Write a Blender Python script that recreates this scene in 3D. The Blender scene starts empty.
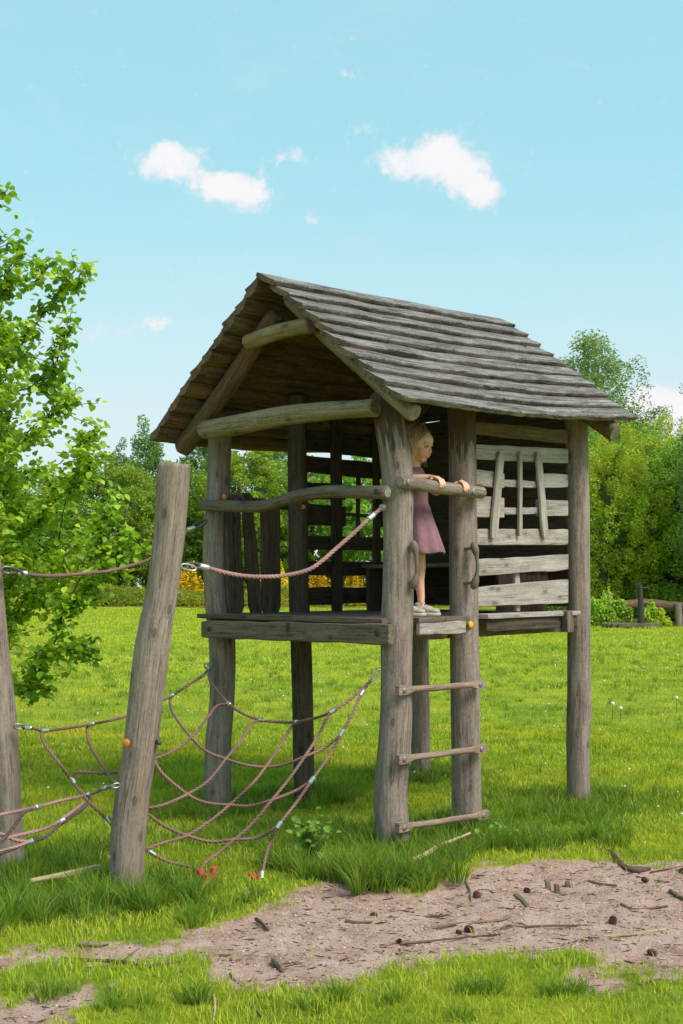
import bpy, bmesh, math, random
import numpy as np
from mathutils import Vector, Matrix, Quaternion, noise
random.seed(7); rng = np.random.default_rng(11)
R = math.radians
scene = bpy.context.scene
col = scene.collection

# ------------------------------------------------------------------ camera
FPX, CX, HY, EYE = 1160.0, 341.5, 585.0, 1.6
cd = bpy.data.cameras.new('camera'); cam = bpy.data.objects.new('camera', cd); col.objects.link(cam)
cam.location = (0, 0, EYE); cam.rotation_euler = (R(90), 0, 0)
cd.sensor_width = 36; cd.lens = FPX / 1024 * 36; cd.shift_y = (HY - 512) / 1024
cd.clip_start = .05; cd.clip_end = 3000
scene.camera = cam

# ------------------------------------------------------------------ light
SUN_EL, SUN_AZ = 50.0, 128.0      # azimuth clockwise from +Y : high, behind the camera's right shoulder
sl = bpy.data.lights.new('sun', 'SUN'); sl.energy = 2.4; sl.angle = R(28); sl.color = (1, .93, .84)
sun = bpy.data.objects.new('sun', sl); col.objects.link(sun)
sd = Vector((math.sin(R(SUN_AZ)) * math.cos(R(SUN_EL)), math.cos(R(SUN_AZ)) * math.cos(R(SUN_EL)), math.sin(R(SUN_EL))))
sun.rotation_euler = sd.to_track_quat('Z', 'Y').to_euler(); sun.location = sd * 60
scene.view_settings.view_transform = 'Standard'; scene.view_settings.look = 'None'
scene.view_settings.gamma = 1; scene.view_settings.exposure = 0.75
scene.render.film_transparent = False

class NT:
    """tiny node helper"""
    def __init__(s, tree): s.t = tree; s.n = tree.nodes; s.l = tree.links
    def new(s, kind, **kw):
        n = s.n.new(kind)
        for k, v in kw.items(): setattr(n, k, v)
        return n
    def put(s, sock, v):
        if isinstance(v, bpy.types.NodeSocket): s.l.new(v, sock)
        else:
            if hasattr(sock.default_value, '__len__') and hasattr(v, '__len__') and len(sock.default_value) == 4 and len(v) == 3: v = (*v, 1)
            sock.default_value = v
    def math(s, op, a, b=0.0, c=None, clamp=False):
        n = s.new('ShaderNodeMath', operation=op, use_clamp=clamp); s.put(n.inputs[0], a); s.put(n.inputs[1], b)
        if c is not None: s.put(n.inputs[2], c)
        return n.outputs[0]
    def vmath(s, op, a, b=(0, 0, 0)):
        n = s.new('ShaderNodeVectorMath', operation=op); s.put(n.inputs[0], a); s.put(n.inputs[1], b)
        return n.outputs['Value'] if op in ('LENGTH', 'DISTANCE', 'DOT_PRODUCT') else n.outputs[0]
    def noise(s, vec, scale, detail=4, rough=.55, dist=0):
        n = s.new('ShaderNodeTexNoise'); s.put(n.inputs['Vector'], vec); n.inputs['Scale'].default_value = scale
        n.inputs['Detail'].default_value = detail; n.inputs['Roughness'].default_value = rough; n.inputs['Distortion'].default_value = dist
        return n.outputs['Fac']
    def mapping(s, vec, scale=(1, 1, 1), loc=(0, 0, 0), rot=(0, 0, 0)):
        n = s.new('ShaderNodeMapping'); s.put(n.inputs[0], vec); n.inputs['Scale'].default_value = scale
        n.inputs['Location'].default_value = loc; n.inputs['Rotation'].default_value = rot
        return n.outputs[0]
    def ramp(s, fac, stops, interp='LINEAR'):
        n = s.new('ShaderNodeValToRGB'); s.put(n.inputs[0], fac); e = n.color_ramp.elements; n.color_ramp.interpolation = interp
        while len(e) < len(stops): e.new(.5)
        for i, (p, c) in enumerate(stops):
            e[i].position = p; e[i].color = (*c, 1) if len(c) == 3 else c
        return n.outputs[0]
    def mix(s, fac, a, b, mode='MIX'):
        n = s.new('ShaderNodeMix', data_type='RGBA', blend_type=mode); s.put(n.inputs[0], fac); s.put(n.inputs[6], a); s.put(n.inputs[7], b)
        return n.outputs[2]
    def smooth(s, x, a, b, lo=0., hi=1.):
        n = s.new('ShaderNodeMapRange', interpolation_type='SMOOTHSTEP'); s.put(n.inputs[0], x)
        n.inputs[1].default_value = a; n.inputs[2].default_value = b; n.inputs[3].default_value = lo; n.inputs[4].default_value = hi
        return n.outputs[0]
    def bump(s, h, strength=.5, dist=.01):
        n = s.new('ShaderNodeBump'); s.put(n.inputs['Height'], h); n.inputs['Strength'].default_value = strength; n.inputs['Distance'].default_value = dist
        return n.outputs[0]

# ------------------------------------------------------------------ sky
world = bpy.data.worlds.new('World'); scene.world = world; world.use_nodes = True
w = NT(world.node_tree); w.n.clear()
sky = w.new('ShaderNodeTexSky', sky_type='NISHITA'); sky.sun_disc = False
sky.sun_elevation = R(SUN_EL); sky.sun_rotation = R(SUN_AZ); sky.air_density = 1.0; sky.dust_density = .6; sky.ozone_density = 1.0; sky.altitude = 0
tc = w.new('ShaderNodeTexCoord').outputs['Generated']
sx = w.new('ShaderNodeSeparateXYZ'); w.put(sx.inputs[0], tc)
ay = w.math('MAXIMUM', w.math('ABSOLUTE', sx.outputs[1]), .02)
az = w.math('DIVIDE', sx.outputs[0], ay); el = w.math('DIVIDE', sx.outputs[2], ay)
cxyz = w.new('ShaderNodeCombineXYZ'); w.put(cxyz.inputs[0], az); w.put(cxyz.inputs[1], el)
uvs = cxyz.outputs[0]
n1 = w.noise(uvs, 46, 9, .66, .1); n2 = w.noise(w.mapping(uvs, (1, 2.4, 1)), 6.5, 6, .6, .5)
def blob(px, py, rx, ry, k=1.0):
    dx = w.math('MULTIPLY', w.math('SUBTRACT', az, (px - CX) / FPX), FPX / rx)
    dy = w.math('MULTIPLY', w.math('SUBTRACT', el, (HY - py) / FPX), FPX / ry)
    d2 = w.math('ADD', w.math('MULTIPLY', dx, dx), w.math('MULTIPLY', dy, dy))
    return w.math('MULTIPLY', w.math('EXPONENT', w.math('MULTIPLY', d2, -1)), k)
acc = None
for b in [(158, 163, 24, 17, 1.1), (188, 166, 22, 17, 1.1), (165, 152, 16, 10, .7), (212, 186, 20, 11, .9), (232, 190, 26, 17, 1.15), (254, 193, 20, 17, 1.0), (225, 180, 14, 9, .5),
          (388, 162, 20, 15, .75), (412, 166, 24, 17, .85), (440, 152, 24, 20, 1.2), (456, 168, 26, 24, 1.1), (479, 184, 22, 20, 1.1), (484, 198, 14, 12, .8),
          (292, 158, 26, 10, .72), (160, 321, 17, 10, .8), (313, 218, 24, 10, .5), (368, 134, 26, 14, .48), (347, 73, 20, 8, .4),
          (640, 398, 22, 16), (655, 425, 34, 26), (690, 420, 40, 36, 1.3), (652, 408, 18, 14, .8), (600, 440, 40, 22, .6),
          (-150, 260, 60, 30), (900, 200, 70, 34), (980, 330, 90, 30, .8), (95, 332, 60, 12, .55)]:
    v = blob(*b); acc = v if acc is None else w.math('ADD', acc, v)
dens = w.math('ADD', acc, w.math('MULTIPLY', w.math('SUBTRACT', n1, .5), 2.0))
dens = w.math('ADD', dens, w.math('MULTIPLY', w.math('SUBTRACT', w.noise(uvs, 120, 6, .6, .2), .5), 1.3))
cl = w.smooth(dens, .22, 1.05, 0, .95)
wisp = w.math('MULTIPLY', w.smooth(n2, .5, .8), .17)
hz = w.smooth(el, -.01, .40, .92, 0.04)
hznoise = w.math('MULTIPLY', w.smooth(w.noise(w.mapping(uvs, (1, 3.2, 1), (3, 1, 0)), 5, 5, .6), .42, .66), w.smooth(el, .03, .2, .40, 0))
skyc = w.mix(1.0, sky.outputs[0], (1.10, 1.32, 1.0), 'MULTIPLY')
skyc = w.mix(.72, skyc, (1.78, 3.52, 4.0))
skyc = w.mix(hz, skyc, (3.55, 3.78, 3.98))
skyc = w.mix(hznoise, skyc, (3.9, 4.0, 4.2))
skyc = w.mix(wisp, skyc, (3.9, 4.1, 4.2))
cshade = w.ramp(w.smooth(dens, .5, 1.5), [(0, (3.5, 3.9, 4.15)), (1, (4.45, 4.35, 4.45))])
skyc = w.mix(cl, skyc, cshade)
bg = w.new('ShaderNodeBackground'); w.put(bg.inputs[0], skyc); bg.inputs[1].default_value = .13
wo = w.new('ShaderNodeOutputWorld'); w.l.new(bg.outputs[0], wo.inputs[0])

# ------------------------------------------------------------------ placement frame
U = Vector((.70711, .70711, 0)); V = Vector((-.70711, .70711, 0)); ZV = Vector((0, 0, 1))
C0 = Vector((.314, 7.08, 0))                 # foot of the corner post
def UV(u, v, z=0): return C0 + U * u + V * v + ZV * z
def ray(px, py): return Vector(((px - CX) / FPX, 1, (HY - py) / FPX))
def atd(px, py, d): r = ray(px, py); return Vector((0, 0, EYE)) + r * d
def onV(px, py, v):
    r = ray(px, py); n = V; o = Vector((0, 0, EYE)); q = UV(0, v)
    return o + r * ((q - o).dot(n) / r.dot(n))
def onU(px, py, u):
    r = ray(px, py); n = U; o = Vector((0, 0, EYE)); q = UV(u, 0)
    return o + r * ((q - o).dot(n) / r.dot(n))
def onG(px, py, z=0.0): r = ray(px, py); return Vector((0, 0, EYE)) + r * ((z - EYE) / r.z)

# ------------------------------------------------------------------ object helpers
def tag(o, label=None, cat=None, group=None, kind=None):
    if label: o['label'] = label
    if cat: o['category'] = cat
    if group: o['group'] = group
    if kind: o['kind'] = kind
    return o
def empty(name, loc, label, cat, group=None):
    o = bpy.data.objects.new(name, None); col.objects.link(o); o.location = loc; o.empty_display_size = .1
    return tag(o, label, cat, group)
def link(name, me, mats, parent=None, smooth=True):
    for m in (mats if isinstance(mats, (list, tuple)) else [mats]): me.materials.append(m)
    if smooth: me.polygons.foreach_set('use_smooth', [True] * len(me.polygons))
    o = bpy.data.objects.new(name, me); col.objects.link(o)
    if parent:
        o.parent = parent
        q = parent; off = Vector((0, 0, 0))
        while q is not None: off += q.location; q = q.parent
        o.location = -off                      # meshes are written in world coordinates
    return o
class MB:
    """collects geometry with the grain attribute, builds ONE mesh"""
    def __init__(s): s.v = []; s.f = []; s.g = []; s.m = []
    def add(s, verts, faces, grain=None, mi=0):
        b = len(s.v); s.v += [tuple(p) for p in verts]; s.f += [tuple(b + i for i in f) for f in faces]
        s.g += [tuple(p) for p in (grain if grain is not None else verts)]
        s.m += mi if isinstance(mi, list) else [mi] * len(faces)
    def build(s, name, mats, parent=None, smooth=True, autosharp=True):
        me = bpy.data.meshes.new(name); me.from_pydata(s.v, [], s.f); me.update()
        a = me.attributes.new('gr', 'FLOAT_VECTOR', 'POINT'); a.data.foreach_set('vector', np.array(s.g, dtype=np.float32).ravel())
        me.polygons.foreach_set('material_index', s.m)
        o = link(name, me, mats, parent, smooth)
        if autosharp and smooth: me.set_sharp_from_angle(angle=R(42))
        return o
def catmull(P, step):
    """P list of (Vector, r) -> resampled"""
    if len(P) == 2: P = [P[0], ((P[0][0] + P[1][0]) / 2, (P[0][1] + P[1][1]) / 2), P[1]]
    out = []
    n = len(P)
    for i in range(n - 1):
        p0 = P[max(i - 1, 0)]; p1 = P[i]; p2 = P[i + 1]; p3 = P[min(i + 2, n - 1)]
        k = max(1, int((p2[0] - p1[0]).length / step + .5))
        for j in range(k):
            t = j / k; t2 = t * t; t3 = t2 * t
            f = lambda a, b, c, d: .5 * ((2 * b) + (c - a) * t + (2 * a - 5 * b + 4 * c - d) * t2 + (3 * b - a - 3 * c + d) * t3)
            out.append((f(p0[0], p1[0], p2[0], p3[0]), f(p0[1], p1[1], p2[1], p3[1])))
    out.append(P[-1]); return out
def frames(pts, ref=None):
    fr = []
    for i, p in enumerate(pts):
        t = (pts[min(i + 1, len(pts) - 1)] - pts[max(i - 1, 0)]).normalized()
        if i == 0:
            a = ref or (Vector((1, 0, 0)) if abs(t.x) < .8 else Vector((0, 0, 1)))
            x = (a - t * a.dot(t)).normalized()
        else:
            x = fr[-1][0]; x = (x - t * x.dot(t)).normalized()
        fr.append((x, t.cross(x), t))
    return fr
def log(mb, P, nseg=16, step=.05, wob=.06, fine=.025, chamfer=.012, capmi=1, seed=None):
    seed = random.random() * 90 if seed is None else seed
    S = catmull(P, step); pts = [p for p, r in S]; fr = frames(pts)
    verts = []; gr = []; faces = []; mi = []; s = 0
    rings = []
    for i, (p, r) in enumerate(S):
        if i: s += (pts[i] - pts[i - 1]).length
        rings.append((p, r, fr[i], s, 1.0))
    # chamfered ends
    first = rings[0]; last = rings[-1]
    c = min(chamfer, first[1] * .4)
    rings[0] = (first[0] + first[2][2] * c, first[1], first[2], first[3] + c, 1.0)
    rings[-1] = (last[0] - last[2][2] * c, last[1], last[2], last[3] - c, 1.0)
    rings = [(first[0], first[1] - c, first[2], 0, 1.0)] + rings + [(last[0], last[1] - c, last[2], last[3], 1.0)]
    for (p, r, f, s, k) in rings:
        for j in range(nseg):
            a = 2 * math.pi * j / nseg
            q = Vector((math.cos(a), math.sin(a), 0))
            m = 1 + wob * noise.noise(Vector((q.x * .9, q.y * .9, s * 1.7)) + Vector((seed, 0, 0))) * 1.6 \
                  + fine * noise.noise(Vector((q.x * 3.5, q.y * 3.5, s * 2.2)) + Vector((0, seed, 0))) * 1.6
            rr = r * m
            verts.append(p + f[0] * (q.x * rr) + f[1] * (q.y * rr)); gr.append((q.x * rr + seed, q.y * rr + seed, s))
    n = len(rings)
    for i in range(n - 1):
        for j in range(nseg):
            k = (j + 1) % nseg
            faces.append((i * nseg + j, i * nseg + k, (i + 1) * nseg + k, (i + 1) * nseg + j)); mi.append(0)
    # end caps with own centre vertices and a slight unevenness
    for (i, flip) in ((0, True), (n - 1, False)):
        p, r, f, s, k = rings[i]
        c0 = len(verts); verts.append(p); gr.append((seed, seed, s))
        ring = []
        for j in range(nseg):
            v0 = verts[i * nseg + j]; ring.append(len(verts)); verts.append(v0.copy()); g = gr[i * nseg + j]; gr.append(g)
        for j in range(nseg):
            k2 = (j + 1) % nseg
            faces.append((c0, ring[k2], ring[j]) if flip else (c0, ring[j], ring[k2])); mi.append(capmi)
    off = Vector((0, 0, 0))
    mb.add(verts, faces, gr, mi)
    return seed
def plank(mb, a, b, w, t, wa=.1, wb=None, ta=.025, n=None, wav=.004, edge=None, ch=.004, seed=None, ends=0.0, mi=0, bulge=0):
    """board from a to b; w = width direction, t = thickness direction; wa/wb full widths, ta thickness"""
    seed = random.random() * 90 if seed is None else seed
    wb = wa if wb is None else wb
    w = w.normalized(); t = t.normalized(); L = (b - a).length; n = n or max(2, int(L / .06))
    verts = []; gr = []; faces = []
    for i in range(n + 1):
        k = i / n; c = a.lerp(b, k); s = L * k; wd = (wa + (wb - wa) * k) / 2; th = ta / 2
        e1 = wav * 2 * noise.noise(Vector((s * 4, seed, 0))); e2 = wav * 2 * noise.noise(Vector((s * 4, seed, 7)))
        e3 = wav * noise.noise(Vector((s * 3, seed, 3)))
        if ends and (i == 0 or i == n): wd *= (1 - ends)
        sec = [(-wd + e1, -th + ch), (-wd + e1 + ch, -th), (0, -th - bulge), (wd + e2 - ch, -th), (wd + e2, -th + ch), (wd + e2, th - ch), (wd + e2 - ch, th), (0, th), (-wd + e1 + ch, th), (-wd + e1, th - ch)]
        if i in (0, n):
            sec = [(x * (1 - ch / max(wd, .02)), y * (1 - ch / max(th, .006) * .6)) for x, y in sec]
            s2 = s
        for x, y in sec:
            verts.append(c + w * x + t * (y + e3)); gr.append((y + seed, x + seed, s))
    m = 10
    for i in range(n):
        for j in range(m):
            k = (j + 1) % m; faces.append((i * m + j, i * m + k, (i + 1) * m + k, (i + 1) * m + j))
    faces.append(tuple(reversed(range(m)))); faces.append(tuple(n * m + j for j in range(m)))
    # orient outward
    if w.cross(t).dot(b - a) < 0: faces = [tuple(reversed(f)) for f in faces]
    mb.add(verts, faces, gr, mi)
def tube(mb, pts, r, nseg=8, mi=0, step=None, closed=False, caps=True):
    if step: pts = [p for p, _ in catmull([(p, 1) for p in pts], step)]
    rr = r if isinstance(r, (list, tuple)) else [r] * len(pts)
    fr = frames(pts); verts = []; faces = []; n = len(pts)
    for i, p in enumerate(pts):
        for j in range(nseg):
            a = 2 * math.pi * j / nseg
            verts.append(p + (fr[i][0] * math.cos(a) + fr[i][1] * math.sin(a)) * rr[i])
    for i in range(n - 1):
        for j in range(nseg):
            k = (j + 1) % nseg; faces.append((i * nseg + j, i * nseg + k, (i + 1) * nseg + k, (i + 1) * nseg + j))
    if closed:
        for j in range(nseg):
            k = (j + 1) % nseg; faces.append(((n - 1) * nseg + j, (n - 1) * nseg + k, k, j))
    elif caps:
        faces.append(tuple(reversed(range(nseg)))); faces.append(tuple((n - 1) * nseg + j for j in range(nseg)))
    mb.add(verts, faces, None, mi)
def ropegeo(mb, pts, r=.009, pitch=.085, step=.007, nseg=9):
    P = [p for p, _ in catmull([(p, 1) for p in pts], step)]
    fr = frames(P); verts = []; faces = []; gr = []; s = 0
    for i, p in enumerate(P):
        if i: s += (P[i] - P[i - 1]).length
        ph = 2 * math.pi * s / pitch
        for j in range(nseg):
            a = 2 * math.pi * j / nseg; m = 1 + .2 * math.cos(3 * (a - ph / 1.0))
            verts.append(p + (fr[i][0] * math.cos(a) + fr[i][1] * math.sin(a)) * r * m); gr.append((m, s, 0))
    n = len(P)
    for i in range(n - 1):
        for j in range(nseg):
            k = (j + 1) % nseg; faces.append((i * nseg + j, i * nseg + k, (i + 1) * nseg + k, (i + 1) * nseg + j))
    faces.append(tuple(reversed(range(nseg)))); faces.append(tuple((n - 1) * nseg + j for j in range(nseg)))
    mb.add(verts, faces, gr)
def ball(mb, c, r, n=2, sc=(1, 1, 1), rot=None, jit=0, mi=0):
    bm = bmesh.new(); bmesh.ops.create_icosphere(bm, subdivisions=n, radius=1)
    vs = []
    sd_ = random.random() * 50
    for v in bm.verts:
        q = Vector((v.co.x * sc[0], v.co.y * sc[1], v.co.z * sc[2])) * r
        if jit: q *= 1 + jit * noise.noise(v.co * 2.2 + Vector((sd_, 0, 0))) * 1.6
        if rot: q = rot @ q
        vs.append(c + q)
    fs = [tuple(v.index for v in f.verts) for f in bm.faces]; bm.free()
    mb.add(vs, fs, None, mi)

# ------------------------------------------------------------------ materials
def mat(name):
    m = bpy.data.materials.new(name); m.use_nodes = True; t = NT(m.node_tree); t.n.clear()
    out = t.new('ShaderNodeOutputMaterial'); p = t.new('ShaderNodeBsdfPrincipled'); t.l.new(p.outputs[0], out.inputs[0])
    return m, t, p, out
def attr(t, name, which='Vector'):
    n = t.new('ShaderNodeAttribute'); n.attribute_name = name; return n.outputs[which]
def wood(name, light, dark, brown=None, bamt=.35, crack=.6, grain=1.0, lichen=0.0, rough=.85, stain=None, bumpk=.7):
    m, t, p, out = mat(name); g = attr(t, 'gr')
    fine = t.noise(t.mapping(g, (110 * grain, 110 * grain, 7)), 1, 5, .7)
    mid = t.noise(t.mapping(g, (38 * grain, 38 * grain, 2.2)), 1, 4, .6)
    spot = t.noise(t.mapping(g, (85, 85, 45)), 1, 4, .8)
    big = t.noise(t.mapping(g, (7, 7, 1.6)), 1, 4, .6)
    f = t.math('ADD', t.math('MULTIPLY', fine, .30), t.math('ADD', t.math('MULTIPLY', mid, .34), t.math('MULTIPLY', spot, .36)))
    c = t.ramp(f, [(.34, tuple(x * .6 for x in dark)), (.43, dark), (.51, tuple((a + b) / 2 for a, b in zip(light, dark))), (.60, light), (.70, tuple(min(1, x * 1.3) for x in light))])
    if brown: c = t.mix(t.math('MULTIPLY', t.smooth(big, .44, .68), bamt), c, brown)
    blot = t.noise(t.mapping(g, (13, 13, 3.5), (8, 2, 5)), 1, 5, .7)
    c = t.mix(t.smooth(blot, .52, .68, 0, .38), c, tuple(x * .7 for x in dark))
    c = t.mix(t.smooth(blot, .46, .34, 0, .35), c, tuple(min(1, x * 1.25) for x in light))
    vo = t.new('ShaderNodeTexVoronoi'); t.put(vo.inputs['Vector'], t.mapping(g, (9, 9, 4.2))); vo.inputs['Scale'].default_value = 1
    kn = t.smooth(vo.outputs['Distance'], .10, .17, 1, 0); kr = t.smooth(t.math('ABSOLUTE', t.math('SUBTRACT', vo.outputs['Distance'], .2)), 0, .05, .35, 0)
    c = t.mix(t.math('MULTIPLY', kn, .7), c, tuple(x * .4 for x in dark)); c = t.mix(kr, c, tuple(x * .6 for x in dark))
    ck = t.noise(t.mapping(g, (52 * grain, 52 * grain, 1.1), (5, 3, 1)), 1, 2, .5, .2)
    cm = t.smooth(t.math('ABSOLUTE', t.math('SUBTRACT', ck, .5)), .0, .022, 1, 0)
    cm = t.math('MULTIPLY', cm, t.smooth(t.noise(t.mapping(g, (9, 9, 2.0), (9, 0, 0)), 1, 2), .42, .6))
    c = t.mix(t.math('MULTIPLY', cm, crack), c, tuple(x * .25 for x in dark))
    if lichen:
        l = t.smooth(t.noise(g, 46, 5, .7), .58, .68); l2 = t.smooth(t.noise(g, 6, 2), .42, .6)
        c = t.mix(t.math('MULTIPLY', t.math('MULTIPLY', l, l2), lichen), c, (.42, .43, .37))
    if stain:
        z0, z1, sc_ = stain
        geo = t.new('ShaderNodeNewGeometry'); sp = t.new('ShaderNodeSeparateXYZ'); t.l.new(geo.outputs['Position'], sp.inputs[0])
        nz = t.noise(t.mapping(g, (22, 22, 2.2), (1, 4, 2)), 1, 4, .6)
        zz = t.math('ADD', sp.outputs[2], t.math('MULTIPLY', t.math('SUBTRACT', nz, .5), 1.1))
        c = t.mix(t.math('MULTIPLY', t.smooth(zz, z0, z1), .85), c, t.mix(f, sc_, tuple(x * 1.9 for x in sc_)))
    t.put(p.inputs['Base Color'], c); p.inputs['Roughness'].default_value = rough; p.inputs['Specular IOR Level'].default_value = .25
    h = t.math('SUBTRACT', t.math('ADD', t.math('MULTIPLY', fine, .5), mid), t.math('MULTIPLY', cm, 1.2))
    t.put(p.inputs['Normal'], t.bump(h, bumpk, .006))
    return m
def endgrain(name, c1, c2):
    m, t, p, out = mat(name); g = attr(t, 'gr')
    geo = t.new('ShaderNodeNewGeometry')
    n = t.noise(g, 60, 4, .7); r = t.noise(g, 14, 3)
    c = t.ramp(t.math('ADD', t.math('MULTIPLY', n, .6), t.math('MULTIPLY', r, .4)), [(.38, c1), (.62, c2)])
    t.put(p.inputs['Base Color'], c); p.inputs['Roughness'].default_value = .9; t.put(p.inputs['Normal'], t.bump(n, .5, .006)); return m
def plain(name, c, rough=.6, metal=0, var=.15, bump=0, scale=60):
    m, t, p, out = mat(name); co = t.new('ShaderNodeTexCoord').outputs['Object']
    n = t.noise(co, scale, 4, .6)
    t.put(p.inputs['Base Color'], t.ramp(n, [(.3, tuple(x * (1 - var) for x in c)), (.7, tuple(min(1, x * (1 + var)) for x in c))]))
    p.inputs['Roughness'].default_value = rough; p.inputs['Metallic'].default_value = metal
    if bump: t.put(p.inputs['Normal'], t.bump(n, bump, .004))
    return m
M = {}
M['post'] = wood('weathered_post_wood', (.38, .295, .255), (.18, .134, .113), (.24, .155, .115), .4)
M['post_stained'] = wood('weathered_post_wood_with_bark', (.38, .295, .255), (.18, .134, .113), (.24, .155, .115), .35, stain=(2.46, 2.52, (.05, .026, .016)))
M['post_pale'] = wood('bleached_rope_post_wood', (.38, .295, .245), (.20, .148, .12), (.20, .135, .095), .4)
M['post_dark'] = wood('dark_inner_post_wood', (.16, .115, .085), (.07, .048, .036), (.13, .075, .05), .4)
M['end'] = endgrain('log_end_grain', (.17, .15, .115), (.33, .30, .24))
M['end_dark'] = endgrain('dark_log_end_grain', (.07, .055, .04), (.15, .125, .09))
M['log_green'] = wood('algae_tinted_log_wood', (.37, .28, .16), (.18, .13, .075), (.28, .16, .085), .5, lichen=.3)
M['rafter'] = wood('brown_rafter_wood', (.24, .155, .09), (.10, .062, .038), (.21, .105, .05), .5)
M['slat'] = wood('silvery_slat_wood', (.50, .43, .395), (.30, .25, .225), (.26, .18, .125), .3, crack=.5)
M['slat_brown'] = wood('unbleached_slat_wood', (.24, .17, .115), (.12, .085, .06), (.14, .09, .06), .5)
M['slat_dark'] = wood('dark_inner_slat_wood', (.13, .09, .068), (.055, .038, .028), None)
M['deck'] = wood('brown_deck_wood', (.20, .145, .115), (.10, .07, .055), (.14, .09, .07), .4)
M['beam'] = wood('grey_beam_wood', (.26, .195, .14), (.11, .08, .058), (.13, .09, .06), .45, lichen=.3)
M['rung'] = wood('worn_rung_wood', (.40, .275, .215), (.22, .145, .112), (.34, .185, .13), .5, crack=.4)
M['roof'] = wood('grey_roof_board_wood', (.38, .34, .325), (.075, .062, .056), (.12, .08, .06), .6, crack=.9, lichen=.6, grain=.8, bumpk=1.0)
M['roof_under'] = wood('brown_roof_underside_wood', (.24, .15, .10), (.075, .047, .033), (.27, .145, .075), .6, crack=.5)
M['handle'] = plain('grey_brown_plastic', (.15, .112, .085), .6, 0, .25, .3, 120)
M['bolt'] = plain('zinc_bolt', (.30, .29, .27), .55, .8, .25)
M['bolt_dark'] = plain('dark_bolt', (.05, .045, .04), .6, .3, .3)
M['alu'] = plain('aluminium_clamp', (.62, .63, .64), .36, .85, .15)
M['orange'] = plain('orange_plastic_cap', (.62, .22, .025), .45, 0, .1)
M['yellow'] = plain('yellow_plastic_cap', (.80, .42, .02), .45, 0, .1)
M['redrubber'] = plain('red_anchor_sleeve', (.60, .04, .06), .6, 0, .25)
M['steel'] = plain('worn_steel_shackle', (.22, .22, .21), .45, .8, .35)
def ropemat(name, c, d):
    m, t, p, out = mat(name); g = attr(t, 'gr'); sp = t.new('ShaderNodeSeparateXYZ'); t.put(sp.inputs[0], g)
    co = t.new('ShaderNodeTexCoord').outputs['Object']; n = t.noise(co, 260, 3, .7); b = t.noise(co, 5, 3)
    k = t.math('ADD', t.smooth(sp.outputs[0], .82, 1.16, 0, .75), t.math('MULTIPLY', n, .35))
    cc = t.mix(t.smooth(b, .4, .6, 0, .75), c, tuple(.6 * x + .4 * y for x, y in zip(d, (.3, .27, .24))))
    t.put(p.inputs['Base Color'], t.mix(k, d, cc)); p.inputs['Roughness'].default_value = .9
    t.put(p.inputs['Normal'], t.bump(n, .6, .002)); return m
M['rope'] = ropemat('dusty_pink_rope', (.38, .19, .16), (.12, .045, .04))
M['rope_pink'] = ropemat('washed_pink_rope', (.50, .27, .255), (.22, .085, .085))
M['rope_dark'] = ropemat('dark_weathered_rope', (.11, .065, .055), (.035, .022, .02))
# ------------------------------------------------------------------ ground
def poly_w(P): return [tuple(onG(x, y).xy) for x, y in P]
DIRT = [poly_w([(205, 962), (165, 950), (150, 936), (215, 926), (262, 908), (286, 893), (330, 880), (372, 886), (430, 890), (468, 872), (545, 860), (605, 864), (660, 862), (760, 864), (860, 890),
                (830, 985), (700, 975), (655, 968), (622, 975), (600, 990), (565, 992), (590, 965), (560, 948), (500, 948), (445, 958), (390, 968), (345, 982), (290, 988), (240, 984)]),
        poly_w([(-160, 960), (0, 950), (90, 943), (180, 934), (230, 930), (230, 955), (160, 962), (80, 958), (0, 968), (-160, 985)]),
        poly_w([(-120, 1000), (0, 998), (60, 990), (105, 985), (95, 1000), (60, 1024), (20, 1060), (-120, 1080)])]
def sdpoly(X, Y, P):
    P = np.array(P); d = np.full(X.shape, 1e9); ins = np.zeros(X.shape, bool); n = len(P)
    for i in range(n):
        a = P[i]; b = P[(i + 1) % n]; e = b - a; wx = X - a[0]; wy = Y - a[1]
        t = np.clip((wx * e[0] + wy * e[1]) / (e @ e), 0, 1); d = np.minimum(d, np.hypot(wx - t * e[0], wy - t * e[1]))
        c = ((a[1] > Y) != (b[1] > Y)) & (X < (b[0] - a[0]) * (Y - a[1]) / (b[1] - a[1] + 1e-12) + a[0]); ins ^= c
    return np.where(ins, d, -d)
def vnoise(X, Y, s, seed=0):
    """cheap value noise, vectorised"""
    x = X * s + seed * 13.7; y = Y * s + seed * 7.3; xi = np.floor(x).astype(int); yi = np.floor(y).astype(int); fx = x - xi; fy = y - yi
    fx = fx * fx * (3 - 2 * fx); fy = fy * fy * (3 - 2 * fy)
    def h(i, j):
        n = (i * 374761393 + j * 668265263 + seed * 1442695) & 0x7fffffff; n = ((n ^ (n >> 13)) * 1274126177) & 0x7fffffff
        return ((n ^ (n >> 16)) & 0xffff) / 65535.
    return (h(xi, yi) * (1 - fx) + h(xi + 1, yi) * fx) * (1 - fy) + (h(xi, yi + 1) * (1 - fx) + h(xi + 1, yi + 1) * fx) * fy
def fbm(X, Y, s, seed=0, o=4): return sum(vnoise(X, Y, s * 2 ** i, seed + i) / 2 ** i for i in range(o)) / sum(1 / 2 ** i for i in range(o))
def dirtmask(X, Y):
    d = np.maximum.reduce([sdpoly(X, Y, P) for P in DIRT]); d = d + (fbm(X, Y, 5, 3) - .5) * .36 + (fbm(X, Y, 20, 9, 3) - .5) * .24
    return np.clip(d / .17 + .55, 0, 1)
def hgt(X, Y):
    X = np.asarray(X, float); Y = np.asarray(Y, float)
    far = np.clip((Y - 9) / 30, 0, 1)
    base = (fbm(X, Y, .18, 5, 3) - .5) * .30 * far + (fbm(X, Y, .9, 6, 3) - .5) * .05 * np.clip((Y - 3) / 3, 0, 1)
    return base
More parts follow.
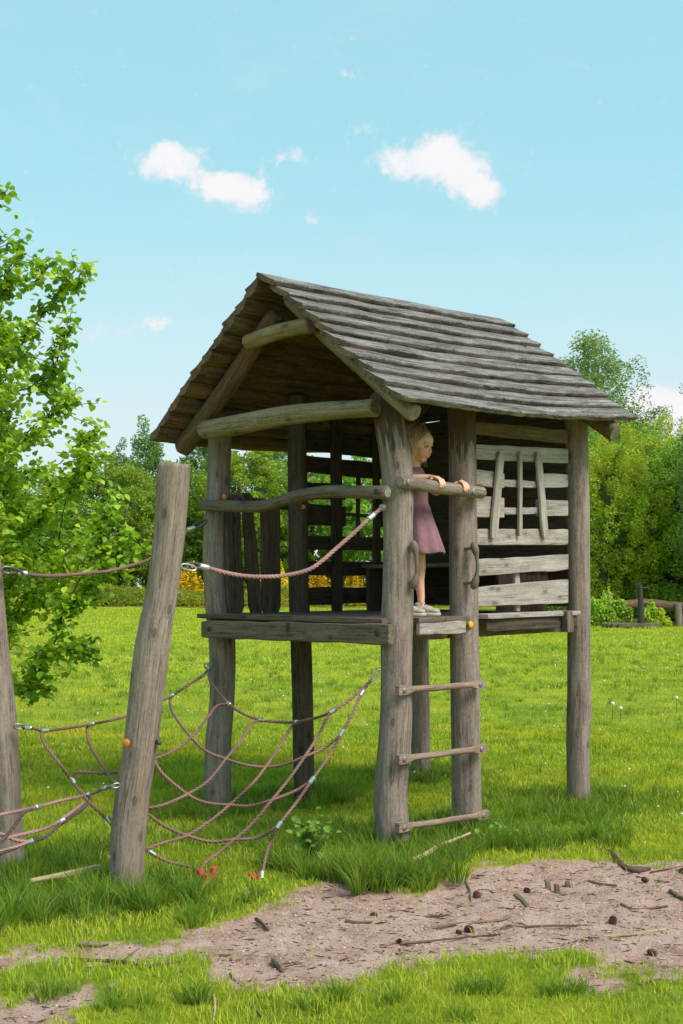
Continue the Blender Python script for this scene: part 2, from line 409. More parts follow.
def gridax(lo, hi, a, b, st, gr_=1.09):
    xs = list(np.arange(a, b + 1e-6, st)); s = st
    while xs[-1] < hi: s *= gr_; xs.append(xs[-1] + s)
    s = st
    while xs[0] > lo: s *= gr_; xs.insert(0, xs[0] - s)
    return np.array(xs)
gx = gridax(-900, 900, -2.6, 2.9, .022); gy = gridax(-60, 1600, 4.0, 8.0, .022)
GX, GY = np.meshgrid(gx, gy); dm = dirtmask(GX, GY)
near = (np.abs(GX) < 4) & (GY < 10) & (GY > 3)
GZ = hgt(GX, GY) - dm * .022 + np.where(near, dm * ((fbm(GX, GY, 9, 21, 4) - .5) * .045 + (fbm(GX, GY, 40, 25, 2) - .5) * .012), 0)
def ground_z(x, y): return float(hgt(np.array([x]), np.array([y]))[0] - dirtmask(np.array([x]), np.array([y]))[0] * .022)
ny, nx = GX.shape
me = bpy.data.meshes.new('ground'); idx = np.arange(nx * ny).reshape(ny, nx)
q = np.stack([idx[:-1, :-1], idx[:-1, 1:], idx[1:, 1:], idx[1:, :-1]], -1).reshape(-1, 4)
def fastmesh(me, verts, loops, start, total):
    me.vertices.add(len(verts)); me.vertices.foreach_set('co', np.asarray(verts, np.float32).ravel())
    me.loops.add(len(loops)); me.loops.foreach_set('vertex_index', np.asarray(loops, np.int32))
    me.polygons.add(len(start)); me.polygons.foreach_set('loop_start', np.asarray(start, np.int32))
    me.update(calc_edges=True)
fastmesh(me, np.stack([GX, GY, GZ], -1).reshape(-1, 3), q.ravel(), np.arange(len(q)) * 4, None)
a = me.attributes.new('dirt', 'FLOAT', 'POINT'); a.data.foreach_set('value', dm.ravel().astype(np.float32))

m, t, p, out = mat('meadow_and_soil')
co = t.new('ShaderNodeTexCoord').outputs['Object']; da = attr(t, 'dirt', 'Fac')
big = t.noise(co, .16, 4, .6); mid = t.noise(co, 1.3, 5, .65); fn = t.noise(co, 14, 4, .7); st = t.noise(t.mapping(co, (1, .35, 1)), .6, 5, .65)
g = t.ramp(t.math('ADD', t.math('MULTIPLY', mid, .5), t.math('MULTIPLY', fn, .5)), [(.38, (.16, .23, .02)), (.5, (.34, .41, .03)), (.62, (.56, .56, .045))])
g = t.mix(t.smooth(big, .45, .62, 0, .5), g, (.52, .50, .03)); g = t.mix(t.smooth(st, .5, .68, 0, .6), g, (.12, .26, .014))
sn = t.noise(co, 5, 6, .7); s2 = t.noise(co, 60, 5, .75); s3 = t.noise(co, 240, 3, .7)
soil = t.ramp(t.math('ADD', t.math('MULTIPLY', sn, .45), t.math('ADD', t.math('MULTIPLY', s2, .35), t.math('MULTIPLY', s3, .2))),
              [(.38, (.31, .16, .12)), (.46, (.64, .385, .305)), (.56, (.86, .575, .475))])
fleck = t.smooth(t.noise(co, 34, 2, .6), .655, .70); soil = t.mix(t.math('MULTIPLY', fleck, .75), soil, (.10, .055, .038))
fl2 = t.smooth(t.noise(t.mapping(co, (1, 1, 1), (7, 7, 0)), 52, 2, .5), .69, .72); soil = t.mix(t.math('MULTIPLY', fl2, .6), soil, (.5, .42, .34))
gs = t.mix(.5, g, (.10, .105, .035))
dd = t.smooth(t.math('ADD', da, t.math('MULTIPLY', t.math('SUBTRACT', s2, .5), .5)), .22, .6)
t.put(p.inputs['Base Color'], t.mix(dd, g, soil)); p.inputs['Roughness'].default_value = .95; p.inputs['Specular IOR Level'].default_value = .1
bh = t.math('ADD', t.math('MULTIPLY', sn, 1.2), t.math('ADD', s2, t.math('MULTIPLY', s3, .35)))
t.put(p.inputs['Normal'], t.bump(bh, .9, .03))
ground = link('ground', me, m); tag(ground, kind='structure')

# ------------------------------------------------------------------ grass
def grassmat(name, stops, bigc):
    m, t, p, out = mat(name)
    geo = t.new('ShaderNodeNewGeometry'); co = t.new('ShaderNodeTexCoord').outputs['Object']
    h = attr(t, 'h', 'Fac')
    c = t.ramp(geo.outputs['Random Per Island'], stops)
    b = t.noise(co, .45, 4, .6)
    c = t.mix(t.smooth(b, .42, .66, 0, .55), c, bigc)
    b2 = t.noise(co, 1.9, 4, .65); c = t.mix(t.smooth(b2, .46, .60, 0, .55), c, (.22, .34, .03))
    t.put(p.inputs['Base Color'], c); p.inputs['Roughness'].default_value = .7; p.inputs['Specular IOR Level'].default_value = .08
    tr = t.new('ShaderNodeBsdfTranslucent'); t.put(tr.inputs[0], t.mix(.35, c, (.6, .6, .01)))
    mx = t.new('ShaderNodeMixShader'); mx.inputs[0].default_value = .35; t.l.new(p.outputs[0], mx.inputs[1]); t.l.new(tr.outputs[0], mx.inputs[2]); t.l.new(mx.outputs[0], out.inputs[0])
    return m
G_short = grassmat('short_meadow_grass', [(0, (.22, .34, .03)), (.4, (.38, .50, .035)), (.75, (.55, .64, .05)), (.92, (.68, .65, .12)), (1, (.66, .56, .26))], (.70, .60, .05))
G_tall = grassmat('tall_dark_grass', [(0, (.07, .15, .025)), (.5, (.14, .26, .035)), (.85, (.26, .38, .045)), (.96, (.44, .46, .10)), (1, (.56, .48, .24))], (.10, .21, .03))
def blades(X, Y, L, W, lean, mat_, name, label, seed=0, cat='grass', azm=None):
    r = np.random.default_rng(seed); n = len(X); Z = hgt(X, Y) - .006
    th = r.uniform(0, 2 * np.pi, n); dx, dy = np.cos(th), np.sin(th); l2 = r.uniform(0, 2 * np.pi, n) if azm is None else azm; lx, ly = np.cos(l2) * lean * L, np.sin(l2) * lean * L
    P = np.stack([X, Y, Z], 1); D = np.stack([dx, dy, np.zeros(n)], 1) * (W / 2)[:, None]; Ld = np.stack([lx, ly, np.zeros(n)], 1)
    up = np.array([0, 0, 1.])[None]
    hgt_ = L * np.sqrt(np.clip(1 - (lean * .8) ** 2, .15, 1))
    v = np.stack([P - D, P + D, P + Ld * .28 + up * (hgt_ * .55)[:, None] - D * .8, P + Ld * .28 + up * (hgt_ * .55)[:, None] + D * .8, P + Ld + up * hgt_[:, None]], 1).reshape(-1, 3)
    b = np.arange(n)[:, None] * 5
    loops = (b + np.array([0, 1, 3, 2, 2, 3, 4])[None]).ravel(); start = (np.arange(n)[:, None] * 7 + np.array([0, 4])[None]).ravel()
    me = bpy.data.meshes.new(name); fastmesh(me, v, loops, start, None)
    o = link(name, me, mat_); tag(o, label, cat, kind='stuff'); return o
def wedge(n, y0, y1, margin, r, power=0.0):
    # sample uniform density over a wedge of ground
    Y = r.uniform(0, 1, n * 2); Y = (y0 ** (2 - power) + Y * (y1 ** (2 - power) - y0 ** (2 - power))) ** (1 / (2 - power))
    X = r.uniform(-1, 1, n * 2) * (.32 * Y + margin)
    return X[:n], Y[:n]
r = np.random.default_rng(5)
posts_xy = [(0.314, 7.08), (.766, 7.60), (1.733, 8.499), (-.873, 8.27), (-.28, 8.6), (.655, 9.69), (-1.12, 6.085), (-1.87, 6.5)]
def tallness(X, Y):
    t_ = np.zeros_like(X)
    for (x, y), rad in zip(posts_xy, (.62, .55, .65, .6, .5, .6, .5, .7)): t_ = np.maximum(t_, np.exp(-(((X - x) / rad) ** 2 + ((Y - y) / (rad * .85)) ** 2)))
    # band of long grass between the posts and in front of the net
    for (x, y, rx, ry, k) in [(.55, 7.15, .9, .35, .9), (-.25, 7.3, 1.1, .55, .8), (-1.55, 5.75, .75, .22, .9), (1.5, 8.1, .7, .5, .85), (-.7, 5.75, .5, .2, .6)]:
        t_ = np.maximum(t_, k * np.exp(-(((X - x) / rx) ** 2 + ((Y - y) / ry) ** 2)))
    return t_
# near short grass
X, Y = wedge(230000, 3.9, 13, 1.0, r, .7); d = dirtmask(X, Y); keep = r.uniform(0, 1, len(X)) > np.clip(d * 1.25 - .05 + (r.uniform(0, 1, len(X)) - .5) * .3 * (d > .05), 0, .985)
X, Y, d = X[keep], Y[keep], d[keep]
cl_ = fbm(X, Y, 3.2, 31); L = (.016 + .03 * cl_ ** 1.5 * 1.6 + .018 * r.uniform(0, 1, len(X))) * (1 + .04 * np.clip(Y - 8, 0, 5)) * np.where(d > .2, .8, 1)
blades(X, Y, L, .0042 + .0009 * np.clip(Y - 5, 0, 8), r.uniform(.1, .8, len(X)), G_short, 'short_grass', 'short bright green meadow grass growing around the playhouse', 1)
# far short grass
X, Y = wedge(210000, 12.5, 75, 4, r, 1.25)
L = (.03 + .055 * fbm(X, Y, 1.1, 41) ** 1.5) * (.8 + Y / 50); blades(X, Y, L, .006 + .0009 * (Y - 12), r.uniform(.2, .9, len(X)), G_short, 'meadow_grass', 'bright green meadow grass stretching away to the trees', 2)
# tall grass
n = 200000; X = r.uniform(-3.4, 3.0, n); Y = r.uniform(4.9, 10.6, n); tt = tallness(X, Y) * (.55 + .9 * fbm(X, Y, 4.5, 51)); d = dirtmask(X, Y)
keep = (r.uniform(0, 1, n) < np.clip(tt * 1.5 - .22, 0, 1)) & (r.uniform(0, 1, n) > d * 2.6); X, Y, tt = X[keep], Y[keep], tt[keep]
L = np.clip(.02 + .06 * tt * r.uniform(.5, 1.25, len(X)), .03, .15)
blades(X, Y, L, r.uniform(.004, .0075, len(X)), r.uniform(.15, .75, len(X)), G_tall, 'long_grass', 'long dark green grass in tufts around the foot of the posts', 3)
# spiky tussocks, blades arching outward from their centres
def tussocks(C, name, label, seed, m_=None):
    r = np.random.default_rng(seed); X, Y, L, A, LE = [], [], [], [], []
    for (x, y, k, hh, rad_) in C:
        a_ = r.uniform(0, 2 * np.pi, k); q = r.uniform(0, 1, k) ** .7; X.append(x + np.cos(a_) * q * rad_); Y.append(y + np.sin(a_) * q * rad_ * .8)
        A.append(a_ + r.normal(0, .45, k)); LE.append(np.clip(.15 + .75 * q * r.uniform(.5, 1.2, k), .08, 1.05)); L.append(hh * r.uniform(.45, 1.15, k))
    X, Y, L, A, LE = map(np.concatenate, (X, Y, L, A, LE))
    blades(X, Y, L, r.uniform(.0035, .0075, len(X)) * (1 + .03 * np.clip(Y - 7, 0, 40)), LE, m_ or G_tall, name, label, seed, azm=A)
r = np.random.default_rng(77); C = []
for _ in range(5200):
    x, y = r.uniform(-3.2, 2.8), r.uniform(4.9, 10.4); a_ = np.array([x]); b_ = np.array([y])
    if tallness(a_, b_)[0] * (.5 + fbm(a_, b_, 3.5, 52)[0]) > r.uniform(.25, .95) and dirtmask(a_, b_)[0] < .35: C.append((x, y, int(r.uniform(14, 40)), r.uniform(.09, .19), r.uniform(.025, .07)))
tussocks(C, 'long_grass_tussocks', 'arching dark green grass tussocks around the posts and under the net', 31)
C = []
for (px, py, n_, hh, sp_) in [(345, 880, 9, .22, .10), (375, 887, 11, .24, .10), (405, 886, 10, .24, .09), (435, 878, 6, .2, .08), (455, 862, 6, .2, .08), (500, 852, 7, .17, .12), (535, 846, 8, .17, .12), (575, 842, 8, .2, .12), (600, 836, 5, .17, .1), (150, 905, 8, .2, .1), (110, 908, 8, .2, .1),
                              (60, 915, 8, .2, .12), (20, 920, 8, .22, .12), (-10, 930, 5, .18, .1), (300, 872, 7, .17, .1), (250, 900, 3, .10, .08), (272, 868, 5, .15, .08), (186, 920, 5, .13, .08), (185, 1003, 3, .13, .06), (70, 990, 4, .09, .1), (470, 992, 4, .10, .08), (320, 1000, 4, .09, .1), (560, 1000, 4, .08, .1), (120, 1000, 4, .09, .1), (410, 1010, 3, .08, .1)]:
    g0 = onG(px, py)
    for _ in range(n_): C.append((g0.x + r.normal(0, sp_), g0.y + r.normal(0, sp_ * .6), int(r.uniform(35, 80)), hh * r.uniform(.6, 1.05), r.uniform(.03, .06)))
tussocks(C, 'grass_tufts', 'spiky grass tufts hanging over the edge of the bare soil', 32)
C = []
for _ in range(1500):
    y = r.uniform(7, 30); x = r.uniform(-1, 1) * (.32 * y + 1.5)
    if dirtmask(np.array([x]), np.array([y]))[0] < .05: C.append((x, y, int(r.uniform(14, 30)), r.uniform(.06, .12) * (1 + .01 * y), r.uniform(.05, .14)))
tussocks(C, 'meadow_tufts', 'low darker tufts dotted through the bright meadow', 33)
# short stubble on the soil margin
X, Y = wedge(110000, 4.1, 7.6, .6, r, .5); d = dirtmask(X, Y); keep = (d > .12) & (d < .9) & (r.uniform(0, 1, len(X)) < .75 * (1.05 - d) * (fbm(X, Y, 9, 61) > .44)); X, Y = X[keep], Y[keep]
blades(X, Y, r.uniform(.015, .035, len(X)), np.full(len(X), .004), r.uniform(.3, .9, len(X)), G_short, 'sparse_grass', 'thin sparse grass blades on the margin of the trampled soil', 6)

# little flowers of the meadow (too many to count)
def specks(name, label, n, y0, y1, size, matl, zoff, seed, fbmcut=.0):
    r = np.random.default_rng(seed); X, Y = wedge(n, y0, y1, 1, r, 1.0)
    k = (dirtmask(X, Y) < .1) & (fbm(X, Y, .5, seed) > fbmcut) & ~((X > -.9) & (X < 1.8) & (Y > 6.9) & (Y < 9)); X, Y = X[k], Y[k]; n = len(X); Z = hgt(X, Y) + zoff * r.uniform(.7, 1.2, n)
    s = size * r.uniform(.6, 1.2, n) * (1 + .03 * np.clip(Y - 8, 0, 60)); off = np.array([[1, 0, 0], [-1, 0, 0], [0, 1, 0], [0, -1, 0], [0, 0, .8], [0, 0, -.8]])
    v = (np.stack([X, Y, Z], 1)[:, None] + off[None] * s[:, None, None]).reshape(-1, 3)
    F = np.array([0, 2, 4, 2, 1, 4, 1, 3, 4, 3, 0, 4, 2, 0, 5, 1, 2, 5, 3, 1, 5, 0, 3, 5]); loops = (np.arange(n)[:, None] * 6 + F[None]).ravel()
    me = bpy.data.meshes.new(name); fastmesh(me, v, loops, np.arange(n * 8) * 3, None); o = link(name, me, matl); tag(o, label, 'flowers', kind='stuff')
specks('white_flowers', 'scattered tiny white flowers and seed heads in the meadow', 260, 7.5, 40, .011, plain('white_petals', (.75, .76, .72), .8), .09, 71)
specks('yellow_flowers', 'scattered tiny yellow flowers in the meadow', 300, 8, 45, .010, plain('yellow_petals', (.75, .5, .03), .8), .08, 72)
# ------------------------------------------------------------------ the playhouse on posts
hut = empty('playhouse', UV(1.0, .84, 0), 'weathered wooden playhouse on tall log posts with a shingled gable roof and a ladder side', 'playhouse')
def post(name, rows, d, m, parent, cap='end', d2=None, wob=.05, base=-.25, seed=None):
    """rows: (px, py, width px) from top to bottom"""
    P = []
    for i, (x, y, wd) in enumerate(rows):
        dd = d if d2 is None else d2 + (d - d2) * i / (len(rows) - 1)
        P.append((atd(x, y, dd), wd / 2 * dd / FPX))
    if base is not None and P[-1][0].z > base:
        p, r_ = P[-1]; q = P[-2][0]; dr = (p - q).normalized(); P.append((p + dr * ((p.z - base) / max(-dr.z, .3)), r_ * 1.02))
    P = P[::-1]
    mb = MB(); log(mb, P, 22, .045, wob, .035, seed=seed); return mb.build(name, [M[m], M[cap]], parent)
def cap(parent, c, nrm, r_, m, name='bolt_cap'):
    mb = MB(); nrm = nrm.normalized(); P = [(c - nrm * .012, r_), (c + nrm * .002, r_), (c + nrm * .005, r_ * .75)]
    fr = [(nrm.orthogonal().normalized(), nrm.cross(nrm.orthogonal().normalized()), nrm)] * 3; vs = []; fs = []
    for (p_, rr), f in zip(P, fr):
        for j in range(12): a_ = j * math.pi / 6; vs.append(p_ + (f[0] * math.cos(a_) + f[1] * math.sin(a_)) * rr)
    for i in range(2):
        for j in range(12): k = (j + 1) % 12; fs.append((i * 12 + j, i * 12 + k, (i + 1) * 12 + k, (i + 1) * 12 + j))
    fs.append(tuple(24 + j for j in range(12))); mb.add(vs, fs); return mb.build(name, M[m], parent)
OUT = -V; FRONT = -U
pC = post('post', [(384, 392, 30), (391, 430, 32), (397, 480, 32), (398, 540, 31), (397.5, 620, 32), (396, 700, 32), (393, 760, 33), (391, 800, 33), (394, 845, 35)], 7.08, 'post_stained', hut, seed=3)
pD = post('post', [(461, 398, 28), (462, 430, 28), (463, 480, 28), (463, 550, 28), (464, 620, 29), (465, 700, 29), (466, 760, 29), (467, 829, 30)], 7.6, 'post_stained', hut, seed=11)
pE = post('post', [(577, 405, 23), (577, 440, 23), (578, 520, 23), (579, 600, 23), (579, 700, 24), (578, 740, 23), (579, 803, 23)], 8.49, 'post', hut, seed=21)
pA = post('post', [(220, 425, 24), (219, 460, 23), (218, 500, 24), (216, 540, 26), (218, 600, 26), (222, 650, 26), (222, 700, 25), (218, 750, 26), (217, 809, 28)], 8.27, 'post', hut, seed=31)
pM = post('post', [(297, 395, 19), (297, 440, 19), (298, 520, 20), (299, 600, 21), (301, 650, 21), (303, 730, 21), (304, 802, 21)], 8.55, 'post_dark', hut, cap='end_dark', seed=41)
pG = post('post', [(417, 412, 19), (418, 500, 19), (419, 640, 19), (420, 700, 19), (421, 778, 20)], 9.6, 'post', hut, seed=51)
tag(pM, 'dark brown inner post'); 
for o_ in (pC, pD): o_['label'] = 'thick grey post with dark bark remains near its top'
cap(pA, atd(224, 497, 8.15), FRONT, .022, 'orange'); cap(pM, atd(303, 507, 8.44), FRONT, .018, 'orange'); cap(pD, atd(471, 624.5, 7.495), OUT, .022, 'yellow')

# roof
EAVE_F, RIDGE_Z, EAVE_Z = -.325, 3.576, 2.648
def rise(u): k = min(max((u - EAVE_F) / 2.54, 0), 1.1); return .14 * k ** 1.9 - .012 * math.sin(k * math.pi)
def lift_ridge(u, w): k = min(max((u - EAVE_F) / 2.54, 0), 1.1); return (1 - w) * (.125 * k - rise(u))
def slope_board(mb, side, k, N=10):
    run = 1.177; fall = RIDGE_Z - EAVE_Z; L = math.hypot(run, fall); ex = L / N
    dn = (V * (-side) * run + Vector((0, 0, -fall))) / L          # down the slope ; side=+1 : towards the camera's right
    nrm = (V * (-side) * fall + Vector((0, 0, run))) / L
    s0 = k * ex - (.03 if k else (.02 if side > 0 else .0)); s1 = (k + 1) * ex + .01
    n = 72; seed = random.random() * 99; u0 = EAVE_F + random.uniform(-.03, .02) - (.015 if k == 0 and side > 0 else 0); u1 = 2.20 + random.uniform(-.02, .02)
    if k == 0: u1 -= .03
    verts, gr, faces, mi = [], [], [], []
    warp = random.uniform(-.008, .008)
    for i in range(n + 1):
        q = i / n; u = u0 + (u1 - u0) * q
        ed = .012 * noise.noise(Vector((u * 4, seed, 0))) + .009 * noise.noise(Vector((u * 17, seed, 4))); ed2 = .004 * noise.noise(Vector((u * 4, seed, 2)))
        lift = .006 * noise.noise(Vector((u * 2.3, seed, 9))) + warp * (q - .5)
        base = UV(u, .84, RIDGE_Z + rise(u) + lift_ridge(u, (k + .5) / N)); sec = []
        th = .03 + .005 * noise.noise(Vector((u * 3, seed, 5)))
        for (s, t0) in [(s0, 0), (s0 + (s1 - s0) * .3, -.002), (s0 + (s1 - s0) * .7, .014), (s1 - .006 + ed, .031 - .004), (s1 + ed, .031 + .006),
                        (s1 + ed, .034 + th - .006), (s1 - .006 + ed, .034 + th), (s0 + (s1 - s0) * .6, .016 + th), (s0 + (s1 - s0) * .25, .006 + th), (s0, .0 + th * .8)]:
            bul = 0
            sec.append(base + dn * s + nrm * (t0 - .012 + lift - bul)); gr.append((t0 + seed, s + seed, u))
        verts += sec
    m_ = 10
    for i in range(n):
        for j in range(m_):
            k2 = (j + 1) % m_; f = (i * m_ + j, i * m_ + k2, (i + 1) * m_ + k2, (i + 1) * m_ + j)
            faces.append(f if side < 0 else tuple(reversed(f))); mi.append(1 if j in ((0, 1, 2) if side > 0 else (0, 1, 2, 3, 4)) else 0)
    f0 = tuple(range(m_)); f1 = tuple(n * m_ + j for j in reversed(range(m_)))
    if side < 0: f0, f1 = tuple(reversed(f0)), tuple(reversed(f1))
    faces += [f0, f1]; mi += [1, 1]; mb.add(verts, faces, gr, mi)
mb = MB()
for k in range(10): slope_board(mb, 1, k)
roofR = mb.build('roof_slope', [M['roof'], M['roof_under']], hut); tag(roofR, 'grey sunlit roof slope of long overlapping boards')
mb = MB()
for k in range(10): slope_board(mb, -1, k)
# half-round slabs lining the left eave, brown on their underside
run, fall = 1.177, RIDGE_Z - EAVE_Z; L_ = math.hypot(run, fall); dnL = (V * run + Vector((0, 0, -fall))) / L_; nL = (V * fall + Vector((0, 0, run))) / L_
for k in range(10):
    s = (k + .62) * L_ / 10; P = []; sd_ = random.random() * 90
    for i in range(9):
        u = EAVE_F - .035 + random.uniform(0, .01) + (2.50) * i / 8; P.append((UV(u, .84, RIDGE_Z + rise(u)) + dnL * s + nL * .004, .03))
    S = catmull(P, .08); n = len(S); vs, gr, fs = [], [], []
    for i, (p_, r_) in enumerate(S):
        for j in range(9):
            a_ = math.pi * j / 8; wv = .082 + .012 * noise.noise(Vector((i * .3, sd_, 0)))
            vs.append(p_ - dnL * math.cos(a_) * wv - nL * (math.sin(a_) * (.052 + .012 * noise.noise(Vector((i * .25, sd_, 5)))) - .002)); gr.append((math.sin(a_) * .03 + sd_, math.cos(a_) * .07 + sd_, i * .08))
    for i in range(n - 1):
        for j in range(8): fs.append((i * 9 + j, i * 9 + j + 1, (i + 1) * 9 + j + 1, (i + 1) * 9 + j))
        fs.append((i * 9 + 8, i * 9, (i + 1) * 9, (i + 1) * 9 + 8))
    fs += [tuple(range(9)), tuple((n - 1) * 9 + j for j in reversed(range(9)))]
    mb.add(vs, fs, gr, 1)
roofL = mb.build('roof_slope', [M['roof'], M['roof_under']], hut); tag(roofL, 'far roof slope showing its brown slab underside')

def rafter(u, v0, v1, r_, m, name='rafter', ext=0, zdrop=.072):
    sg = 1 if v1 > .84 else -1
    zf = lambda v: RIDGE_Z + rise(u) - (abs(v - .84)) * (fall / run) - zdrop - r_
    P = [(UV(u, v0, zf(v0)), r_ * .9), (UV(u, (v0 + v1) / 2, zf((v0 + v1) / 2) - .015), r_), (UV(u, v1, zf(v1)), r_ * 1.08)]
    mb = MB(); log(mb, P, 18, .06, .14, .07); return mb.build(name, [M[m], M['end']], hut)
rafter(-.13, .80, -.29, .05, 'log_green', zdrop=.035); rl = rafter(-.13, .93, 1.94, .066, 'rafter', zdrop=.06); rafter(1.98, .80, -.33, .06, 'rafter', zdrop=.03); rafter(1.98, .93, 1.94, .055, 'rafter')
def plog(name, pts, plane, off, m, cp='end', wob=.07, parent=hut):
    P = []
    for (x, y, rp) in pts:
        p_ = (onU if plane == 'u' else onV)(x, y, off); P.append((p_, rp * p_.y / FPX))
    mb = MB(); log(mb, P, 18, .05, wob * 1.7, .05); return mb.build(name, [M[m], M[cp]], parent)
lin = plog('lintel', [(203, 430, 9), (230, 426, 10.5), (263, 420, 10.5), (288, 415, 10), (324, 411.5, 9.5), (355, 409, 9), (376, 407, 9.5)], 'u', -.19, 'log_green', 'end_dark'); tag(lin, 'crooked greenish log lintel across the open gable')
col_ = plog('collar_tie', [(247, 343, 8), (262, 337, 8), (285, 330, 7.5), (311, 325, 8)], 'u', -.25, 'log_green'); tag(col_, 'short crooked log tying the rafters below the ridge')
fr_ = plog('front_rail', [(202, 505.5, 5.5), (225, 506.5, 6), (255, 507, 5.8), (275, 503, 5.8), (298, 496, 6.4), (330, 491.5, 6.3), (360, 492, 6.2), (388, 492.5, 6.8)], 'u', -.13, 'beam', 'end', .06); tag(fr_, 'crooked log rail across the open front')
cap(fr_, onU(376, 491.5, -.175), FRONT, .018, 'bolt_dark', 'bolt')
# wall plates carrying the roof, ridge log
for nm, v, z in (('wall_plate', 0.0, 2.80), ('wall_plate', 1.62, 2.80)):
    mb = MB(); log(mb, [(UV(-.1 if v else .08, v + .0, z), .05), (UV(1, v, z + .02), .055), (UV(2.0, v, z + .06), .05)], 14, .1); mb.build(nm, [M['rafter'], M['end_dark']], hut)
mb = MB(); log(mb, [(UV(-.02, .84, RIDGE_Z - .12), .045), (UV(2.1, .84, RIDGE_Z - .0), .045)], 14, .1); mb.build('ridge_log', [M['rafter'], M['end_dark']], hut)

# deck
mb = MB(); u = -.16; random.seed(5)
while u < 2.02:
    wd = random.uniform(.13, .155); v0 = 0.06 if u > .1 else .0; v1 = 1.72
    if u < .05: v0, v1 = -.04, 1.74
    plank(mb, UV(u + wd / 2, v0 - random.uniform(0, .01), 1.383 + random.uniform(-.002, .002)), UV(u + wd / 2, v1, 1.383), U, ZV, wd - .008, None, .034, wav=.003); u += wd
mb.build('deck', M['deck'], hut)
# ladder-side deck edge between the two ladder posts
mb = MB()
for a_, b_ in ((.11, .36), (.365, .60)): plank(mb, UV(a_, -.045, 1.383), UV(b_, -.045, 1.384), V, ZV, .15, None, .036, wav=.004)
mb.build('step_board', M['deck'], hut)
mb = MB(); plank(mb, UV(.10, -.115, 1.33), UV(.545, -.115, 1.333), ZV, OUT, .075, None, .032); mb.build('fascia_board', M['slat'], hut)
mb = MB(); a_ = onU(204, 629, -.145); b_ = onU(391, 634.5, -.145); plank(mb, a_, b_, ZV, FRONT, .118, .125, .055, wav=.004, ch=.006); bm_ = mb.build('front_beam', [M['beam']], hut); tag(bm_, 'thick grey beam along the front edge of the platform')
for x, y in ((209, 629), (377, 633)): cap(bm_, onU(x, y, -.174), FRONT, .02, 'bolt_dark', 'bolt')
mb = MB(); plank(mb, onU(288, 623, -.176), onU(288, 632, -.176), U.cross(ZV), FRONT, .035, None, .008, n=2); mb.build('iron_plate', M['bolt_dark'], bm_)
# joists under the deck
for v in (.12, .84, 1.6):
    mb = MB(); plank(mb, UV(-.1, v, 1.305), UV(2.0, v, 1.31), ZV, V, .11, None, .06); mb.build('joist', M['beam'], hut)
mb = MB(); plank(mb, UV(.78, -.05, 1.395), UV(1.86, -.05, 1.40), V, ZV, .15, None, .032); mb.build('ledge_board', M['slat'], hut)
mb = MB(); plank(mb, UV(.80, -.085, 1.335), UV(1.84, -.085, 1.34), ZV, V, .085, None, .035); mb.build('edge_beam', M['slat_dark'], hut)
mb = MB(); plank(mb, onV(567, 611, -.13), onV(568, 632, -.13), U, V, .075, None, .05, n=3); mb.build('bracket', M['beam'], hut)

# slatted wall on the ladder side
SL = [((474, 428, 567, 437), (13, 14), 'slat_brown', 0.02), ((474, 452, 567, 456), (15, 15), 'slat', 0), ((474, 477, 503, 481), (16, 16), 'slat', 0), ((500, 483, 541, 485), (7, 7), 'slat', .0), ((537, 481, 567, 481), (14, 13), 'slat', 0),
      ((474, 507, 503, 508), (21, 21), 'slat', 0), ((500, 511, 541, 511), (7, 7), 'slat', 0), ((537, 508, 567, 508), (17, 16), 'slat', 0),
      ((474, 537, 567, 537), (16, 16), 'slat', 0), ((474, 568, 567, 562), (16, 16), 'slat', 0), ((474, 597, 567, 591), (19, 24), 'slat', 0)]
mb = MB(); mb2 = MB()
for (x0, y0, x1, y1), (wa, wb), mm, v in SL:
    a_ = onV(x0, y0, v); b_ = onV(x1, y1, v); (mb2 if mm == 'slat_brown' else mb).__class__
    plank(mb2 if mm == 'slat_brown' else mb, a_, b_, ZV, OUT, wa * a_.y / FPX, wb * b_.y / FPX, .026, wav=.004)
sw = mb.build('slat_wall', M['slat'], hut); tag(sw, 'silvery horizontal slats of the ladder-side wall'); mb2.build('top_slat', M['slat_brown'], sw)
for (x0, y0, x1, y1, w0, w1) in ((501, 451, 493, 538, 9.5, 11), (520, 451, 520, 536, 4.5, 5.5), (538, 452, 545, 537, 8.5, 9.5)):
    mb = MB(); a_ = onV(x0, y0, -.035); b_ = onV(x1, y1, -.035); plank(mb, a_, b_, U, OUT, w0 * a_.y / FPX, w1 * b_.y / FPX, .024, wav=.003, ends=.25); mb.build('window_bar', M['slat'], hut)
mb = MB(); plank(mb, onV(516, 572, .03), onV(517, 611, .03), U, OUT, .05, None, .03); mb.build('batten', M['slat'], hut)
# dark wall facing away (seen through the open gable), with its window opening
Zof = lambda y: onV(319, y, 1.60).z
mb = MB()
um = lambda x: (onV(x, 500, 1.60) - UV(0, 1.60)).dot(U)
for (y0, y1, x0, x1) in ((428, 452, 299, 428), (456, 473, 299, 428), (483.5, 500, 299, 345), (483.5, 500, 374, 428), (504, 524.5, 299, 345), (504, 524.5, 374, 428), (535, 549, 299, 428), (561, 576, 299, 428), (588, 605, 299, 428)):
    z0, z1 = Zof(y0), Zof(y1); plank(mb, UV(um(x0), 1.60, (z0 + z1) / 2 + random.uniform(-.01, .01)), UV(um(x1), 1.60, (z0 + z1) / 2 + random.uniform(-.01, .01)), ZV, V, z0 - z1, None, .026, wav=.005)
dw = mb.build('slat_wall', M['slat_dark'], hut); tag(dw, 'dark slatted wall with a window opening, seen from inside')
for x, w_, y0, y1 in ((336, 14, 415, 611), (376, 9, 425, 611)):
    mb = MB(); plank(mb, onV(x, y0, 1.55), onV(x + 1, y1, 1.55), U, V, w_ * 8.9 / FPX, None, .03); mb.build('upright_plank', M['slat_dark'], dw)
